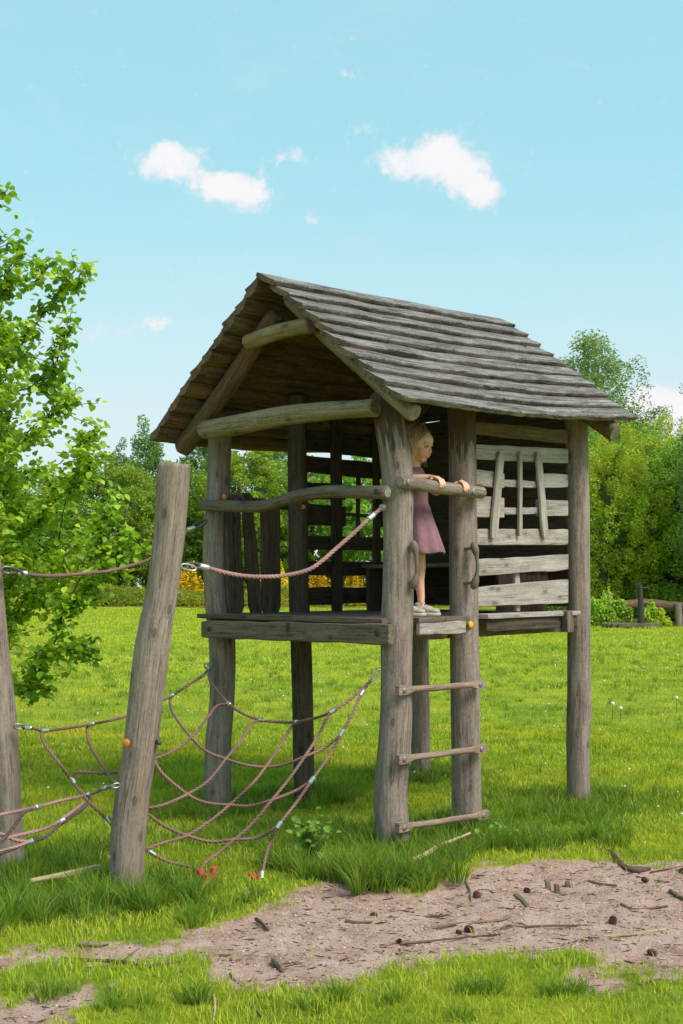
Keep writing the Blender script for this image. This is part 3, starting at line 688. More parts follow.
mb = MB(); plank(mb, onV(358, 470, 1.58), onV(358, 538, 1.58), U, V, .035, None, .025); plank(mb, onV(343, 514, 1.56), onV(378, 517, 1.56), ZV, V, .03, None, .02); mb.build('window_cross', M['slat_dark'], dw)
for (x0, y0, x1, y1, w_) in ((232, 497, 236, 613, 15), (246, 493, 256, 613, 12), (270, 500, 271, 613, 19)):
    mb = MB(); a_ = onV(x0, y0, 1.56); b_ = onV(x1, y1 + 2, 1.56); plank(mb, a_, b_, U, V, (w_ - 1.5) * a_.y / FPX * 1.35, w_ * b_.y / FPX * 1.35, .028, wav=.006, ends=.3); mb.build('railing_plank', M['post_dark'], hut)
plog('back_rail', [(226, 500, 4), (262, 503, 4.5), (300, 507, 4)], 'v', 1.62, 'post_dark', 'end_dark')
# end wall of horizontal boards with its gable
mb = MB(); z = 1.45; random.seed(9)
while z < 2.86:
    h = random.uniform(.10, .14); plank(mb, UV(1.97, .02, z + h / 2), UV(1.97, 1.6, z + h / 2 + random.uniform(-.01, .01)), ZV, U, h + .014, None, .026, wav=.004); z += h
plank(mb, UV(1.97, -.12, 2.895), UV(1.97, 1.28, 2.895), ZV, U, .09, None, .026)
z = 2.93
while z < 3.5:
    hw = (3.70 - z - .06) / (fall / run) - .03
    if hw > .12: plank(mb, UV(1.97, .84 - hw, z + .06), UV(1.97, .84 + hw, z + .06), ZV, U, .118, None, .026)
    z += .123
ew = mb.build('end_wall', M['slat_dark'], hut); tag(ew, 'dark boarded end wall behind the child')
# bench along the end wall
mb = MB()
for a_ in (1.30, 1.46, 1.62, 1.78): plank(mb, UV(a_ + .07, .12, 1.745), UV(a_ + .07, 1.52, 1.745), U, ZV, .145, None, .03)
bs = mb.build('bench_seat', M['beam'], hut)
mb = MB()
for v in (.2, 1.46):
    mb = MB()
    for a_ in (1.40, 1.60, 1.80): plank(mb, UV(a_, v, 1.40), UV(a_, v, 1.728), U, V, .202, None, .03, wav=.001)
    mb.build('bench_support', M['slat_dark'], hut)

# ladder side : rungs, handrail, grips
def rung(x0, y0, x1, y1, label):
    a_ = onV(x0, y0, -.135); b_ = onV(x1, y1, -.135); dr = (b_ - a_).normalized(); e = .135; mb = MB(); L = (b_ - a_).length
    n = 24; vs, gr, fs = [], [], []; sd_ = random.random() * 50; up = ZV
    for i in range(n + 1):
        q = i / n; s = q * L; k = min(1, max(0, (min(s, L - s) - e * .55) / .06)); k = k * k * (3 - 2 * k)
        for j in range(12):
            a2 = 2 * math.pi * (j + .5) / 12; cx, sx_ = math.cos(a2), math.sin(a2)
            sq = max(abs(cx), abs(sx_)); bx = (cx / sq * .019, sx_ / sq * .028); rd = (cx * .019, sx_ * .0195)
            x_ = bx[0] * (1 - k) + rd[0] * k; y_ = bx[1] * (1 - k) + rd[1] * k
            vs.append(a_ + dr * s + OUT * x_ + up * (y_ + .004 * noise.noise(Vector((s * 4, sd_, 0))))); gr.append((x_ + sd_, y_ + sd_, s))
    for i in range(n):
        for j in range(12): k2 = (j + 1) % 12; fs.append((i * 12 + j, i * 12 + k2, (i + 1) * 12 + k2, (i + 1) * 12 + j))
    fs += [tuple(reversed(range(12))), tuple(n * 12 + j for j in range(12))]
    mb.add(vs, fs, gr); o = mb.build('rung', M['rung'], hut); tag(o, label)
    for q in (.045, L - .06): cap(o, a_ + dr * q + OUT * .022, OUT, .017, 'bolt', 'bolt')
    return o
rung(397, 690.5, 484, 684, 'top ladder rung'); rung(397, 759.5, 485, 748, 'middle ladder rung'); rung(397, 828, 487, 814.5, 'bottom ladder rung')
hr = plog('handrail', [(400, 481, 7.0), (430, 486, 6.6), (455, 489.5, 6.2), (483, 493, 6.0)], 'v', -.12, 'post', 'end', .04)
for x, y in ((409, 482), (474, 491.5)): cap(hr, onV(x, y, -.162), OUT, .018, 'bolt', 'bolt')
HR_A = onV(400, 481, -.12); HR_B = onV(483, 493, -.12)
def grip(px, y0, y1, d, lab):
    mb = MB(); prof = [(0, .008), (.02, .019), (.10, .026), (.2, .023), (.3, .0135), (.5, .012), (.7, .0135), (.8, .023), (.90, .026), (.98, .019), (1, .008)]
    P = []
    for q, r_ in prof:
        bow = 5.0 * math.sin(q * math.pi) ** .8; P.append((atd(px - 3 + bow, y0 + (y1 - y0) * q, d - .02 * math.sin(q * math.pi)), r_))
    S = catmull(P, .012); tube(mb, [p_ for p_, _ in S], [max(.003, r_) for _, r_ in S], 12)
    for q in (.13, .87):
        c = atd(px - 1, y0 + (y1 - y0) * q, d); tube(mb, [c, c + (atd(px - 12, y0 + (y1 - y0) * q, d + .05) - c)], .010, 10)
    o = mb.build('grab_handle', M['handle'], hut); tag(o, lab)
    for q in (.13, .87): cap(o, atd(px, y0 + (y1 - y0) * q, d - .018), Vector((.25, -1, 0)), .008, 'bolt_dark', 'bolt')
grip(415, 541, 589, 6.99, 'bone shaped grab handle left of the child'); grip(475.5, 542.5, 589, 7.47, 'bone shaped grab handle right of the child')

# ------------------------------------------------------------------ rope posts
rp = empty('rope_post', onG(128, 890), 'stout grey log post leaning right in front of the playhouse, with an orange cap', 'post')
post('log', [(174, 464, 32), (173, 480, 33), (170, 532, 31.5), (161, 600, 32), (157, 620, 33), (151, 660, 35), (139.5, 750, 34), (131.5, 800, 34.5), (127.5, 850, 35.5), (128, 892, 34)], 6.09, 'post_pale', rp, wob=.04, seed=61)
cap(rp, atd(125.5, 743, 5.985), Vector((-.4, -1, 0)), .02, 'orange'); cap(rp, atd(152.5, 563, 6.06), Vector((-1, -.25, 0)), .02, 'orange')
rp2 = empty('rope_post', onG(10, 868), 'grey log post cut by the left edge, leaning to the left', 'post')
post('log', [(-28, 455, 26), (-18, 520, 26), (-12, 570, 26), (-5, 640, 26), (1, 700, 26.5), (7, 780, 27), (9, 830, 28), (10, 868, 29)], 6.55, 'post_pale', rp2, wob=.04, seed=71)

# ------------------------------------------------------------------ ropes
def idw(anchors):
    def f(x, y):
        ws = 0; vs_ = 0
        for ax, ay, dd in anchors:
            w_ = 1 / ((x - ax) ** 2 + (y - ay) ** 2 + 25) ** 1.3; ws += w_; vs_ += w_ * dd
        return vs_ / ws
    return f
dR = idw([(212, 664, 8.12), (376, 673, 7.0), (262, 880, 6.33), (205, 880, 6.33), (148, 852, 6.3), (150, 800, 6.4), (150, 762, 6.75), (171, 696, 7.6), (140, 711, 7.25), (280, 715, 7.5), (230, 804, 6.7), (279, 825, 6.45), (312, 780, 6.6), (342, 733, 6.8), (235, 839, 6.5)])
dL = idw([(17, 726, 6.48), (140, 711, 7.25), (91, 724, 6.9), (118, 785, 6.0), (0, 815, 5.5), (-40, 825, 5.3), (112, 822, 6.15), (60, 822, 5.8), (0, 854, 5.4), (75, 782, 6.35), (117, 771, 6.4), (29, 842, 5.6), (-30, 862, 5.2)])
def ropepart(pts, dep, parent, m='rope', r_=.0085, name='rope', lab=None):
    mb = MB(); P = [atd(x, y, dep(x, y)) for x, y in pts]; ropegeo(mb, P, r_); o = mb.build(name, M[m], parent, autosharp=False)
    if lab: tag(o, lab)
    return o
def clamp(c, dr, parent, L=.045, r_=.0135, m='alu', name='clamp'):
    mb = MB(); dr = dr.normalized(); tube(mb, [c - dr * L / 2, c - dr * L * .42, c + dr * L * .42, c + dr * L / 2], [r_ * .75, r_, r_, r_ * .75], 12); return mb.build(name, M[m], parent)
def shackle(a_, b_, parent, wdt=.014, r_=.0055, m='steel', name='shackle'):
    """oval link from a to b"""
    mb = MB(); dr = (b_ - a_).normalized(); L = (b_ - a_).length; sd_ = dr.cross(Vector((0, 1, 0))).normalized(); pts = []
    for i in range(20):
        t_ = 2 * math.pi * i / 20; x = math.cos(t_); y = math.sin(t_); pts.append(a_.lerp(b_, .5) + dr * (L / 2 * (abs(x) ** .8) * (1 if x > 0 else -1)) + sd_ * wdt * y)
    tube(mb, pts, r_, 8, closed=True); return mb.build(name, M[m], parent)
net = empty('climbing_net', atd(250, 760, 6.8), 'pink and brown rope climbing net slung under the playhouse down to the ground anchors', 'climbing net')
NR = [[(208, 670), (202, 676), (188, 685), (171, 696), (155, 704), (140, 711)],
      [(211, 668), (209, 678), (217, 690), (229, 704), (244, 714), (261, 720), (278, 722), (296, 722), (315, 718), (333, 711), (348, 701), (360, 691), (372, 679)],
      [(372, 679), (362, 693), (353, 713), (342, 733), (329, 756), (312, 780), (296, 803), (279, 825), (270, 843), (265, 860), (262, 879)],
      [(171, 697), (170, 703), (174, 715), (191, 737), (206, 751), (226, 759), (246, 765), (266, 767), (286, 764), (305, 756.5), (324, 748), (342, 734)],
      [(229, 704), (217, 706), (208, 717), (191.5, 737), (173, 751), (154.5, 759), (138, 764)],
      [(261, 720), (251, 724), (243, 738), (226, 759), (208, 781), (187, 794.5), (166, 804), (149, 808), (134, 808)],
      [(296, 722), (290, 729), (280, 746), (266, 766.5), (252, 784), (230, 804.5), (210, 821), (187, 835.5), (163, 843), (150, 848), (146, 850)],
      [(333, 711), (327, 718), (317, 738), (304.5, 757), (289, 779), (272, 800), (251, 825), (235, 839), (217, 854), (204, 864), (200, 873)],
      [(154.5, 760), (163, 774), (187, 794), (205.5, 802.5), (230, 805), (250, 806), (272, 800), (297, 790), (312, 780)],
      [(138, 806), (148, 814), (166, 827), (187, 835.5), (210, 841.5), (235, 839.5), (257, 838), (272, 830), (279, 825)],
      [(146, 849), (152, 853), (166, 861), (182, 865), (196, 869), (200, 873)]]
for i, p_ in enumerate(NR): ropepart(p_, dR, net, 'rope')
for (x, y, x2, y2) in ((202, 676, 208, 671), (171, 696, 180, 691), (229, 704, 238, 710), (261, 720, 270, 722), (296, 722, 306, 720), (333, 711, 342, 706), (362, 693, 366, 687), (342, 733, 347, 724), (312, 780, 318, 772), (279, 825, 284, 817), (262, 875, 262, 868), (152, 853, 158, 857), (200, 872, 203, 866)):
    c = atd(x, y, dR(x, y)); clamp(c, atd(x2, y2, dR(x2, y2)) - c, net)
shackle(atd(214, 659, 8.13), atd(207, 671, 8.05), net); shackle(atd(380, 670, 6.98), atd(371, 681, 6.95), net); shackle(atd(205, 664, 8.1), atd(209, 669, 8.1), net, .014)
mb = MB(); c = atd(205, 876, 6.2); tube(mb, [atd(199, 869, 6.2), atd(203, 877, 6.2), atd(208, 880, 6.2), atd(213, 876, 6.2), atd(213.5, 867, 6.2)], .019, 10, step=.01); tube(mb, [atd(206, 874, 6.18), atd(206, 888, 6.2)], .016, 10); tube(mb, [atd(201, 883, 6.17), atd(212, 884, 6.17)], .015, 10); mb.build('ground_anchor', M['redrubber'], net)
mb = MB(); tube(mb, [atd(259, 874, 6.25), atd(254, 878, 6.25), atd(249, 873, 6.25)], .011, 8, step=.01); mb.build('ground_anchor', M['redrubber'], net)
net2 = empty('climbing_net', atd(60, 790, 6.0), 'rope net crossing at the left edge between the two leaning log posts', 'climbing net')
NL = [([(22, 727), (32, 728), (45, 730.5), (68, 728), (91, 724), (112, 720), (126, 716), (140, 711)], 'rope'),
      ([(41.5, 731), (44, 743), (59, 763), (73, 782), (90, 803), (107.5, 820), (113, 826)], 'rope'), ([(88, 725), (87, 731), (90, 745), (105, 769), (116, 783)], 'rope'),
      ([(72, 780), (73, 775), (79, 772), (107.5, 773), (125, 770)], 'rope'), ([(114, 786), (105, 788), (87, 795), (60, 801), (38, 807), (0, 815), (-40, 825)], 'rope_pink'),
      ([(89, 796), (89, 801), (81, 810), (60, 825), (45, 837), (29, 842), (10, 850), (-30, 864)], 'rope_dark'), ([(84, 803), (61, 820), (44, 829), (15, 836), (-10, 842)], 'rope_pink'),
      ([(33, 809), (24, 813), (13, 828), (0, 842), (-20, 858)], 'rope_dark'), ([(-12, 836), (0, 834), (15, 840), (28, 842)], 'rope_pink'), ([(29, 842), (10, 849), (-14, 855)], 'rope_pink')]
for p_, m_ in NL: ropepart(p_, dL, net2, m_, .0082)
for (x, y, x2, y2) in ((29, 728, 34, 728.5), (45, 730.5, 50, 730), (91, 724, 96, 723), (73, 780, 76, 785), (105, 788, 110, 787), (87, 795, 92, 793.5), (38, 807, 43, 806), (61, 821, 66, 818), (29, 842, 34, 840), (109, 820, 112, 824)):
    c = atd(x, y, dL(x, y)); clamp(c, atd(x2, y2, dL(x2, y2)) - c, net2)
shackle(atd(14, 726, 6.45), atd(25, 727.5, 6.48), net2, .014); shackle(atd(112, 786.5, 5.96), atd(120, 785, 5.98), net2, .011)
bx = MB(); tube(bx, [atd(154, 741, 6.08), atd(158.5, 742, 6.05), atd(159.5, 744.5, 6.05)], .011, 8, step=.005); shk = bx.build('eye_bolt', M['bolt_dark'], rp)
# hand ropes
h1 = empty('hand_rope', atd(100, 572, 6.9), 'long brown hand rope hanging between the left log post and the far front post', 'rope')
d1 = lambda x, y: 6.5 + (8.12 - 6.5) * (x - 3) / 202
ropepart([(24, 574), (45, 576), (65, 575.5), (90, 573), (110, 571), (135, 564.5), (150, 559), (170, 547), (186, 533.5), (192, 529)], d1, h1, 'rope', .0105)
shackle(atd(2, 569, 6.46), atd(13, 571, 6.5), h1, .018, .006); ropepart([(18, 573), (10, 573.5), (4, 571), (8, 567.5), (18, 570), (24, 574)], lambda x, y: 6.48 + .001 * x, h1, 'rope_dark', .008)
clamp(atd(23, 573.5, 6.62), Vector((1, .4, -.02)), h1, .055, .016); shackle(atd(193, 527, 8.0), atd(207, 521, 8.12), h1, .016, .007, 'steel'); clamp(atd(191, 529, 7.98), Vector((1, .8, .35)), h1, .06, .018)
h2 = empty('hand_rope', atd(280, 575, 6.5), 'pale pink hand rope sagging from the leaning log post to the ladder corner post', 'rope')
d2 = lambda x, y: 6.1 + (6.98 - 6.1) * (x - 183) / 199
ropepart([(205, 567), (220, 571.5), (240, 575.5), (262, 577), (285, 575.5), (308, 570), (322, 561), (338, 547), (355, 532), (370, 518), (381, 508.5)], d2, h2, 'rope_pink', .0115)
ropepart([(204, 567), (195, 563.5), (187, 563.5), (183.5, 567), (188, 570), (197, 568.5), (205, 567.5)], d2, h2, 'rope_dark', .008)
shackle(atd(181, 565.5, 6.08), atd(196, 569, 6.14), h2, .015, .005, 'alu'); clamp(atd(204, 567, 6.19), Vector((1, .3, -.2)), h2, .06, .017)
clamp(atd(371, 517, 6.93), atd(381, 508.5, 6.98) - atd(371, 517, 6.93), h2, .055, .018); cap(h2, atd(382, 507.5, 6.965), Vector((-.6, -1, 0)), .022, 'bolt', 'eye_bolt')
# ------------------------------------------------------------------ foliage
def leafmat(name, stops, patch=None, tr=.46, rough=.5):
    m, t, p, out = mat(name)
    geo = t.new('ShaderNodeNewGeometry'); co = t.new('ShaderNodeTexCoord').outputs['Object']; oi = t.new('ShaderNodeObjectInfo')
    c = t.ramp(geo.outputs['Random Per Island'], stops)
    if patch: c = t.mix(t.smooth(t.noise(co, patch[1], 3, .6), .45, .62, 0, patch[2]), c, patch[0])
    hs = t.new('ShaderNodeHueSaturation'); t.put(hs.inputs['Color'], c); t.put(hs.inputs['Hue'], t.math('ADD', t.math('MULTIPLY', oi.outputs['Random'], .03), .485)); t.put(hs.inputs['Value'], t.math('ADD', t.math('MULTIPLY', oi.outputs['Random'], .35), .82))
    c = hs.outputs[0]
    t.put(p.inputs['Base Color'], c); p.inputs['Roughness'].default_value = rough; p.inputs['Specular IOR Level'].default_value = .3
    trn = t.new('ShaderNodeBsdfTranslucent'); t.put(trn.inputs[0], t.mix(.4, c, (.40, .5, .02)))
    mx = t.new('ShaderNodeMixShader'); mx.inputs[0].default_value = tr; t.l.new(p.outputs[0], mx.inputs[1]); t.l.new(trn.outputs[0], mx.inputs[2]); t.l.new(mx.outputs[0], out.inputs[0]); return m
LF = {
 'hazel': leafmat('hazel_leaf', [(0, (.11, .24, .02)), (.4, (.25, .43, .035)), (.75, (.45, .62, .05)), (1, (.68, .76, .07))], ((.52, .62, .025), 1.3, .4), .42, .45),
 'dark': leafmat('dark_green_leaf', [(0, (.14, .25, .05)), (.5, (.27, .42, .075)), (1, (.44, .58, .11))], ((.38, .52, .06), .25, .4)),
 'mid': leafmat('mid_green_leaf', [(0, (.14, .27, .04)), (.5, (.28, .45, .06)), (1, (.46, .62, .09))], ((.42, .56, .06), .22, .5)),
 'bright': leafmat('yellow_green_leaf', [(0, (.22, .36, .03)), (.5, (.42, .58, .05)), (1, (.66, .74, .08))], ((.72, .66, .06), .35, .5)),
 'birch': leafmat('birch_leaf', [(0, (.12, .22, .08)), (.5, (.20, .33, .11)), (1, (.32, .46, .16))], None),
 'heath': leafmat('heath_leaf', [(0, (.20, .24, .04)), (.5, (.34, .38, .06)), (1, (.46, .48, .08))], ((.20, .27, .03), .5, .6)),
 'broom': leafmat('yellow_broom_blossom', [(0, (.45, .40, .03)), (.3, (.85, .50, .01)), (1, (1.0, .66, .02))], None, .25)}
BARK = plain('grey_brown_bark', (.11, .09, .07), .9, 0, .4, .6, 18); TWIG = plain('twig_bark', (.10, .075, .05), .9, 0, .4, .4, 60)
BIRCHBARK = plain('pale_birch_bark', (.38, .36, .32), .8, 0, .45, .4, 9)
def leafcloud(name, P, S, m, parent=None, near=False, upb=.4, seed=0, hang=None):
    r = np.random.default_rng(seed); n = len(P); P = np.asarray(P, float); S = np.broadcast_to(S, (n,)) * r.uniform(.65, 1.2, n)
    N = r.normal(0, 1, (n, 3)); N[:, 2] = np.abs(N[:, 2]) + upb; N /= np.linalg.norm(N, axis=1)[:, None]
    A = r.normal(0, 1, (n, 3)); A[:, 2] -= (.5 if hang is None else hang); A -= N * (A * N).sum(1)[:, None]; A /= np.linalg.norm(A, axis=1)[:, None] + 1e-9; B = np.cross(N, A)
    if near:
        K = np.array([[0, 0, 0], [.25, .36, .11], [.68, .34, .08], [1.0, 0, -.14], [.68, -.34, .08], [.25, -.36, .11]])
        F = [[0, 3, 2, 1], [0, 5, 4, 3]]
    else:
        K = np.array([[-.5, 0, 0], [0, .36, .06], [.5, 0, -.05], [0, -.36, .06]]); F = [[0, 1, 2, 3]]
    k = len(K); v = P[:, None] + (A[:, None] * K[None, :, 0:1] + B[:, None] * K[None, :, 1:2] + N[:, None] * K[None, :, 2:3]) * S[:, None, None]
    F = np.array(F); fl = F.shape[1]; loops = (np.arange(n)[:, None, None] * k + F[None]).ravel()
    me = bpy.data.meshes.new(name); fastmesh(me, v.reshape(-1, 3), loops, np.arange(n * len(F)) * fl, None)
    return link(name, me, m, parent, smooth=near)

# ---- the near leafy tree at the left edge
def near_tree():
    bx, by = -4.5, 10.2
    root = empty('hazel_tree', Vector((bx, by, 0)), 'large leafy hazel with bright green leaves at the left edge, nearest tree of all', 'tree')
    r = random.Random(4); zs = [.45, .9, 1.3, 1.8, 2.2, 2.7, 3.2, 3.8, 4.3, 4.8, 5.4]; rs = [.9, 1.5, 2.1, 2.35, 2.35, 2.1, 1.95, 2.0, 1.85, 1.35, .6]
    rad = lambda z: float(np.interp(z, zs, rs))
    mb = MB(); stems = []
    for i in range(9):
        a = r.uniform(0, 6.28); k = r.uniform(.25, .75); h = r.uniform(3.4, 5.0)
        top = Vector((bx + math.cos(a) * rad(h) * k, by + math.sin(a) * rad(h) * k, h))
        b0 = Vector((bx + math.cos(a) * .25, by + math.sin(a) * .25, -.1)); mdl = b0.lerp(top, .5) + Vector((math.cos(a), math.sin(a), 0)) * .25
        S = catmull([(b0, .06), (mdl, .04), (top, .012)], .15); stems.append([p_ for p_, _ in S]); tube(mb, stems[-1], [q for _, q in S], 8)
    mb.build('trunk', BARK, root)
    mb = MB(); L = []
    tips = []
    for (x, y, d) in [(86, 268, 10), (78, 285, 10), (62, 262, 10.1), (60, 345, 9.9), (55, 300, 10.2), (66, 322, 9.8), (62, 372, 9.9), (92, 428, 9.8), (84, 440, 10), (70, 408, 10), (95, 455, 9.7), (5, 190, 10.2), (10, 245, 10), (20, 262, 10), (30, 280, 10),
                      (104, 515, 9.6), (128, 535, 9.6), (140, 546, 9.5), (112, 500, 9.8), (118, 560, 9.6), (128, 570, 9.6), (98, 585, 9.6), (86, 600, 9.5), (92, 650, 9.4), (84, 655, 9.4), (62, 632, 9.5), (45, 655, 9.5), (35, 670, 9.6), (24, 690, 9.7), (50, 690, 9.5), (70, 600, 9.5), (100, 545, 9.6), (76, 470, 9.8), (88, 480, 9.8)]: tips += [atd(x, y, d)] * 2
    for i in range(2500):
        z = r.uniform(.5, 5.1); a = r.uniform(0, 6.28); k = r.uniform(.35, 1.0) ** .7 * (.88 + .24 * noise.noise(Vector((math.cos(a) * 1.5, math.sin(a) * 1.5, z * 1.3))) * 1.6)
        tips.append(Vector((bx + math.cos(a) * rad(z) * k, by + math.sin(a) * rad(z) * k, z)))
    tips.sort(key=lambda q: (q.xy - Vector((bx, by))).length + .15 * abs(q.z - 2))
    pool = np.zeros((60000, 3)); npool = 0
    for st in stems:
        for q in st: pool[npool] = q; npool += 1
    for tp in tips:
        tp = tp + Vector((r.gauss(0, .02), r.gauss(0, .03), r.gauss(0, .02)))
        dv = pool[:npool] - np.array(tp); dist = np.sqrt((dv ** 2).sum(1)) + np.clip(dv[:, 2] + .05, 0, 9) * 1.5 + np.clip(.22 - np.sqrt((dv ** 2).sum(1)), 0, 1) * 6
        o = Vector(pool[int(dist.argmin())])
        md = o.lerp(tp, .5) + Vector((r.gauss(0, .03), r.gauss(0, .03), .03 + .04 * r.random()))
        S = catmull([(o, .008), (md, .005), (tp, .002)], .05); tube(mb, [p_ for p_, _ in S[::2]] , [q for _, q in S[::2]], 4, caps=False)
        n = len(S); start = max(0, n - 13)
        for p_, _ in S[1:]:
            if npool < 60000: pool[npool] = p_; npool += 1
        for j in range(start, n):
            for _ in range(5):
                q = S[j][0]; L.append((q.x + r.gauss(0, .045), q.y + r.gauss(0, .045), q.z + r.gauss(0, .04)))
        for _ in range(2):            # side twigs
            j = r.randint(start, n - 1); q = S[j][0]; e = q + Vector((r.gauss(0, .12), r.gauss(0, .12), r.uniform(-.06, .12)))
            tube(mb, [q, e], [.004, .002], 4, caps=False)
            for t_ in (.4, .6, .8, 1, 1): c = q.lerp(e, t_); L.append((c.x + r.gauss(0, .02), c.y + r.gauss(0, .02), c.z + r.gauss(0, .02)))
    mb.build('branches', TWIG, root); leafcloud('crown', L, .072, LF['hazel'], root, near=True, upb=.7, seed=3)
near_tree()

# ---- distant trees
def crown_points(rx, ry, h0, h1, ncl, nl, seed, style):
    r = np.random.default_rng(seed); hz_ = (h1 - h0) / 2; cz = (h0 + h1) / 2
    d = r.normal(0, 1, (ncl, 3)); d /= np.linalg.norm(d, axis=1)[:, None]; rr = r.uniform(.35, 1, ncl) ** (1 / 2.2)
    C = d * rr[:, None]
    if style == 'round': C[:, 2] = np.where(C[:, 2] < 0, C[:, 2] * 1.0, C[:, 2])
    if style == 'birch': k = .40 + .60 * (1 - np.clip((C[:, 2] + 1) / 2, 0, 1)) ** .8; C[:, 0] *= k * 1.1; C[:, 1] *= k * 1.1
    lob = 1 + .22 * np.sin(d[:, 0] * 5 + seed) * np.cos(d[:, 2] * 4 + seed * 2)
    C = C * lob[:, None] * np.array([rx, ry, hz_]) + np.array([0, 0, cz])
    cs = (.105 if style == 'round' else .085) * (rx + hz_) / 2 * r.uniform(.6, 1.35, ncl)
    w_ = cs ** 2 / (cs ** 2).sum(); idx_ = r.choice(ncl, nl, p=w_)
    q = r.normal(0, 1, (nl, 3)); q /= np.linalg.norm(q, axis=1)[:, None]; q *= (r.uniform(.25, 1, nl) ** .5)[:, None]; q[:, 2] *= .75 if style == 'round' else 1.25
    return C[idx_] + q * cs[idx_][:, None], C
def tree_proto(name, rx, h0, h1, ncl, nl, leaf, lm, seed, style='round', bark=BARK):
    root = bpy.data.objects.new(name, None); col.objects.link(root)
    P, C = crown_points(rx, rx * .9, h0, h1, ncl, nl, seed, style)
    mb = MB(); r = random.Random(seed); top = Vector((0, 0, h1 * .86)); tr_ = .018 * h1
    S = catmull([(Vector((0, 0, -.3)), tr_ * 1.3), (Vector((r.uniform(-.1, .1) * rx, 0, h1 * .35)), tr_), (Vector((r.uniform(-.1, .1) * rx, .1, h1 * .65)), tr_ * .6), (top, tr_ * .15)], h1 / 14)
    tube(mb, [p_ for p_, _ in S], [q for _, q in S], 7)
    mb.build('trunk', bark, root)
    mb = MB()
    for i in range(0, min(ncl, 46)):
        c = Vector(C[i]); o = min((p_ for p_, _ in S if p_.z < max(c.z - .05 * h1, h0 * .6 + .3)), key=lambda q: (q - c).length, default=S[2][0])
        tube(mb, [o, o.lerp(c, .5) + Vector((0, 0, -.02 * h1)), c], [tr_ * .32, tr_ * .2, tr_ * .05], 5, caps=False)
    mb.build('limbs', bark, root); leafcloud('crown', P, leaf, lm, root, seed=seed, hang=1.6 if style == 'birch' else None); return root
def put_tree(proto, first, x, y, sc, rz, label, cat, group):
    if first: o = proto; kids = []
    else:
        o = proto.copy(); col.objects.link(o)
        for ch in list(proto.children): c = ch.copy(); col.objects.link(c); c.parent = o
    o.location = (x, y, ground_z(x, y)); o.scale = (sc[0], sc[0], sc[1]); o.rotation_euler = (0, 0, rz); tag(o, label, cat, group); return o
protos = {
 'roundA': tree_proto('broadleaf_tree', 4.6, .3, 11.6, 420, 36000, .24, LF['mid'], 1), 'roundB': tree_proto('broadleaf_tree', 4.2, .2, 11.2, 400, 34000, .24, LF['dark'], 2),
 'bushA': tree_proto('shrub_tree', 2.9, .0, 7.6, 420, 42000, .12, LF['bright'], 3, 'sprig'), 'bushB': tree_proto('shrub_tree', 2.9, .0, 7.8, 420, 42000, .12, LF['mid'], 4, 'sprig'),
 'birchA': tree_proto('birch_tree', 3.3, .8, 15.0, 420, 36000, .12, LF['birch'], 5, 'birch', BIRCHBARK), 'birchB': tree_proto('birch_tree', 3.2, 1.6, 14.4, 200, 18000, .20, LF['birch'], 6, 'birch', BIRCHBARK)}
used = set()
TREES = [  # px, d, kind, (sx, sz), label
 (108, 88, 'roundA', (1.0, 1.0), 'rounded mid green tree just right of the near hazel, behind the left log post'),
 (175, 92, 'roundB', (1.0, 1.03), 'dark green tree between the leaning post and the far left hut post'),
 (55, 96, 'roundB', (1.1, .95), 'dark tree half hidden by the near hazel at the left edge'),
 (148, 100, 'birchB', (1.15, 1.06), 'thin feathery tree rising just left of the leaning post top'),
 (205, 99, 'birchB', (1.2, 1.07), 'feathery tree rising behind the left eave of the playhouse'),
 (118, 104, 'birchB', (.8, .97), 'smallest feathery treetop above the left wood'),
 (240, 90, 'roundA', (1.05, 1.12), 'mid green tree seen between the left railing planks and the lintel'),
 (310, 94, 'roundB', (1.0, 1.08), 'dark green tree seen behind the dark inner post'),
 (275, 101, 'birchB', (1.3, 1.08), 'feathery tree seen through the open gable'),
 (375, 90, 'roundA', (1.0, 1.05), 'mid green tree seen through the window opening of the dark wall'),
 (440, 92, 'roundB', (1.1, 1.05), 'dark tree behind the child and ladder'), (515, 88, 'roundA', (1.1, 1.05), 'mid green tree hidden behind the slatted wall'),
 (-40, 90, 'roundA', (1.1, 1.0), 'mid green tree beyond the left edge of the meadow'), (-130, 95, 'roundB', (1.2, 1.1), 'dark tree far beyond the left edge'),
 (594, 60, 'birchA', (1.4, .985), 'tall airy birch rising behind the right eave, tallest tree'),
 (570, 64, 'birchA', (1.1, .96), 'second slimmer birch half hidden by the right eave'),
 (545, 55, 'bushB', (1.0, 1.1), 'green shrub tree directly behind the back hut post'),
 (606, 50, 'bushA', (.95, 1.03), 'yellow green bush just right of the back hut post'),
 (640, 52, 'bushA', (.98, 1.16), 'tall bright yellow green bush beyond the log barrier'),
 (612, 56, 'bushB', (1.2, 1.26), 'darker shrub tree behind the yellow green bushes'),
 (676, 51, 'bushB', (1.05, 1.02), 'mid green bush behind the right end of the log barrier'),
 (640, 58, 'birchA', (1.0, .72), 'small birch behind the yellow green bushes'),
 (712, 52, 'bushB', (1.1, 1.18), 'mid green bush cut by the right edge'), (738, 46, 'birchA', (.9, .80), 'airy tree whose twigs reach in at the right edge'), (780, 50, 'bushA', (1.2, 1.1), 'yellow green bush beyond the right edge'), (850, 52, 'bushB', (1.3, 1.2), 'green shrub tree far beyond the right edge')]
rt = random.Random(12)
for px, d, k, sc, lab in TREES:
    put_tree(protos[k], k not in used, (px - CX) / FPX * d, d, sc, rt.uniform(0, 6.28), lab, 'bush' if 'bush' in lab.split('behind')[0].split('beyond')[0] else 'tree', 'trees behind the meadow'); used.add(k)
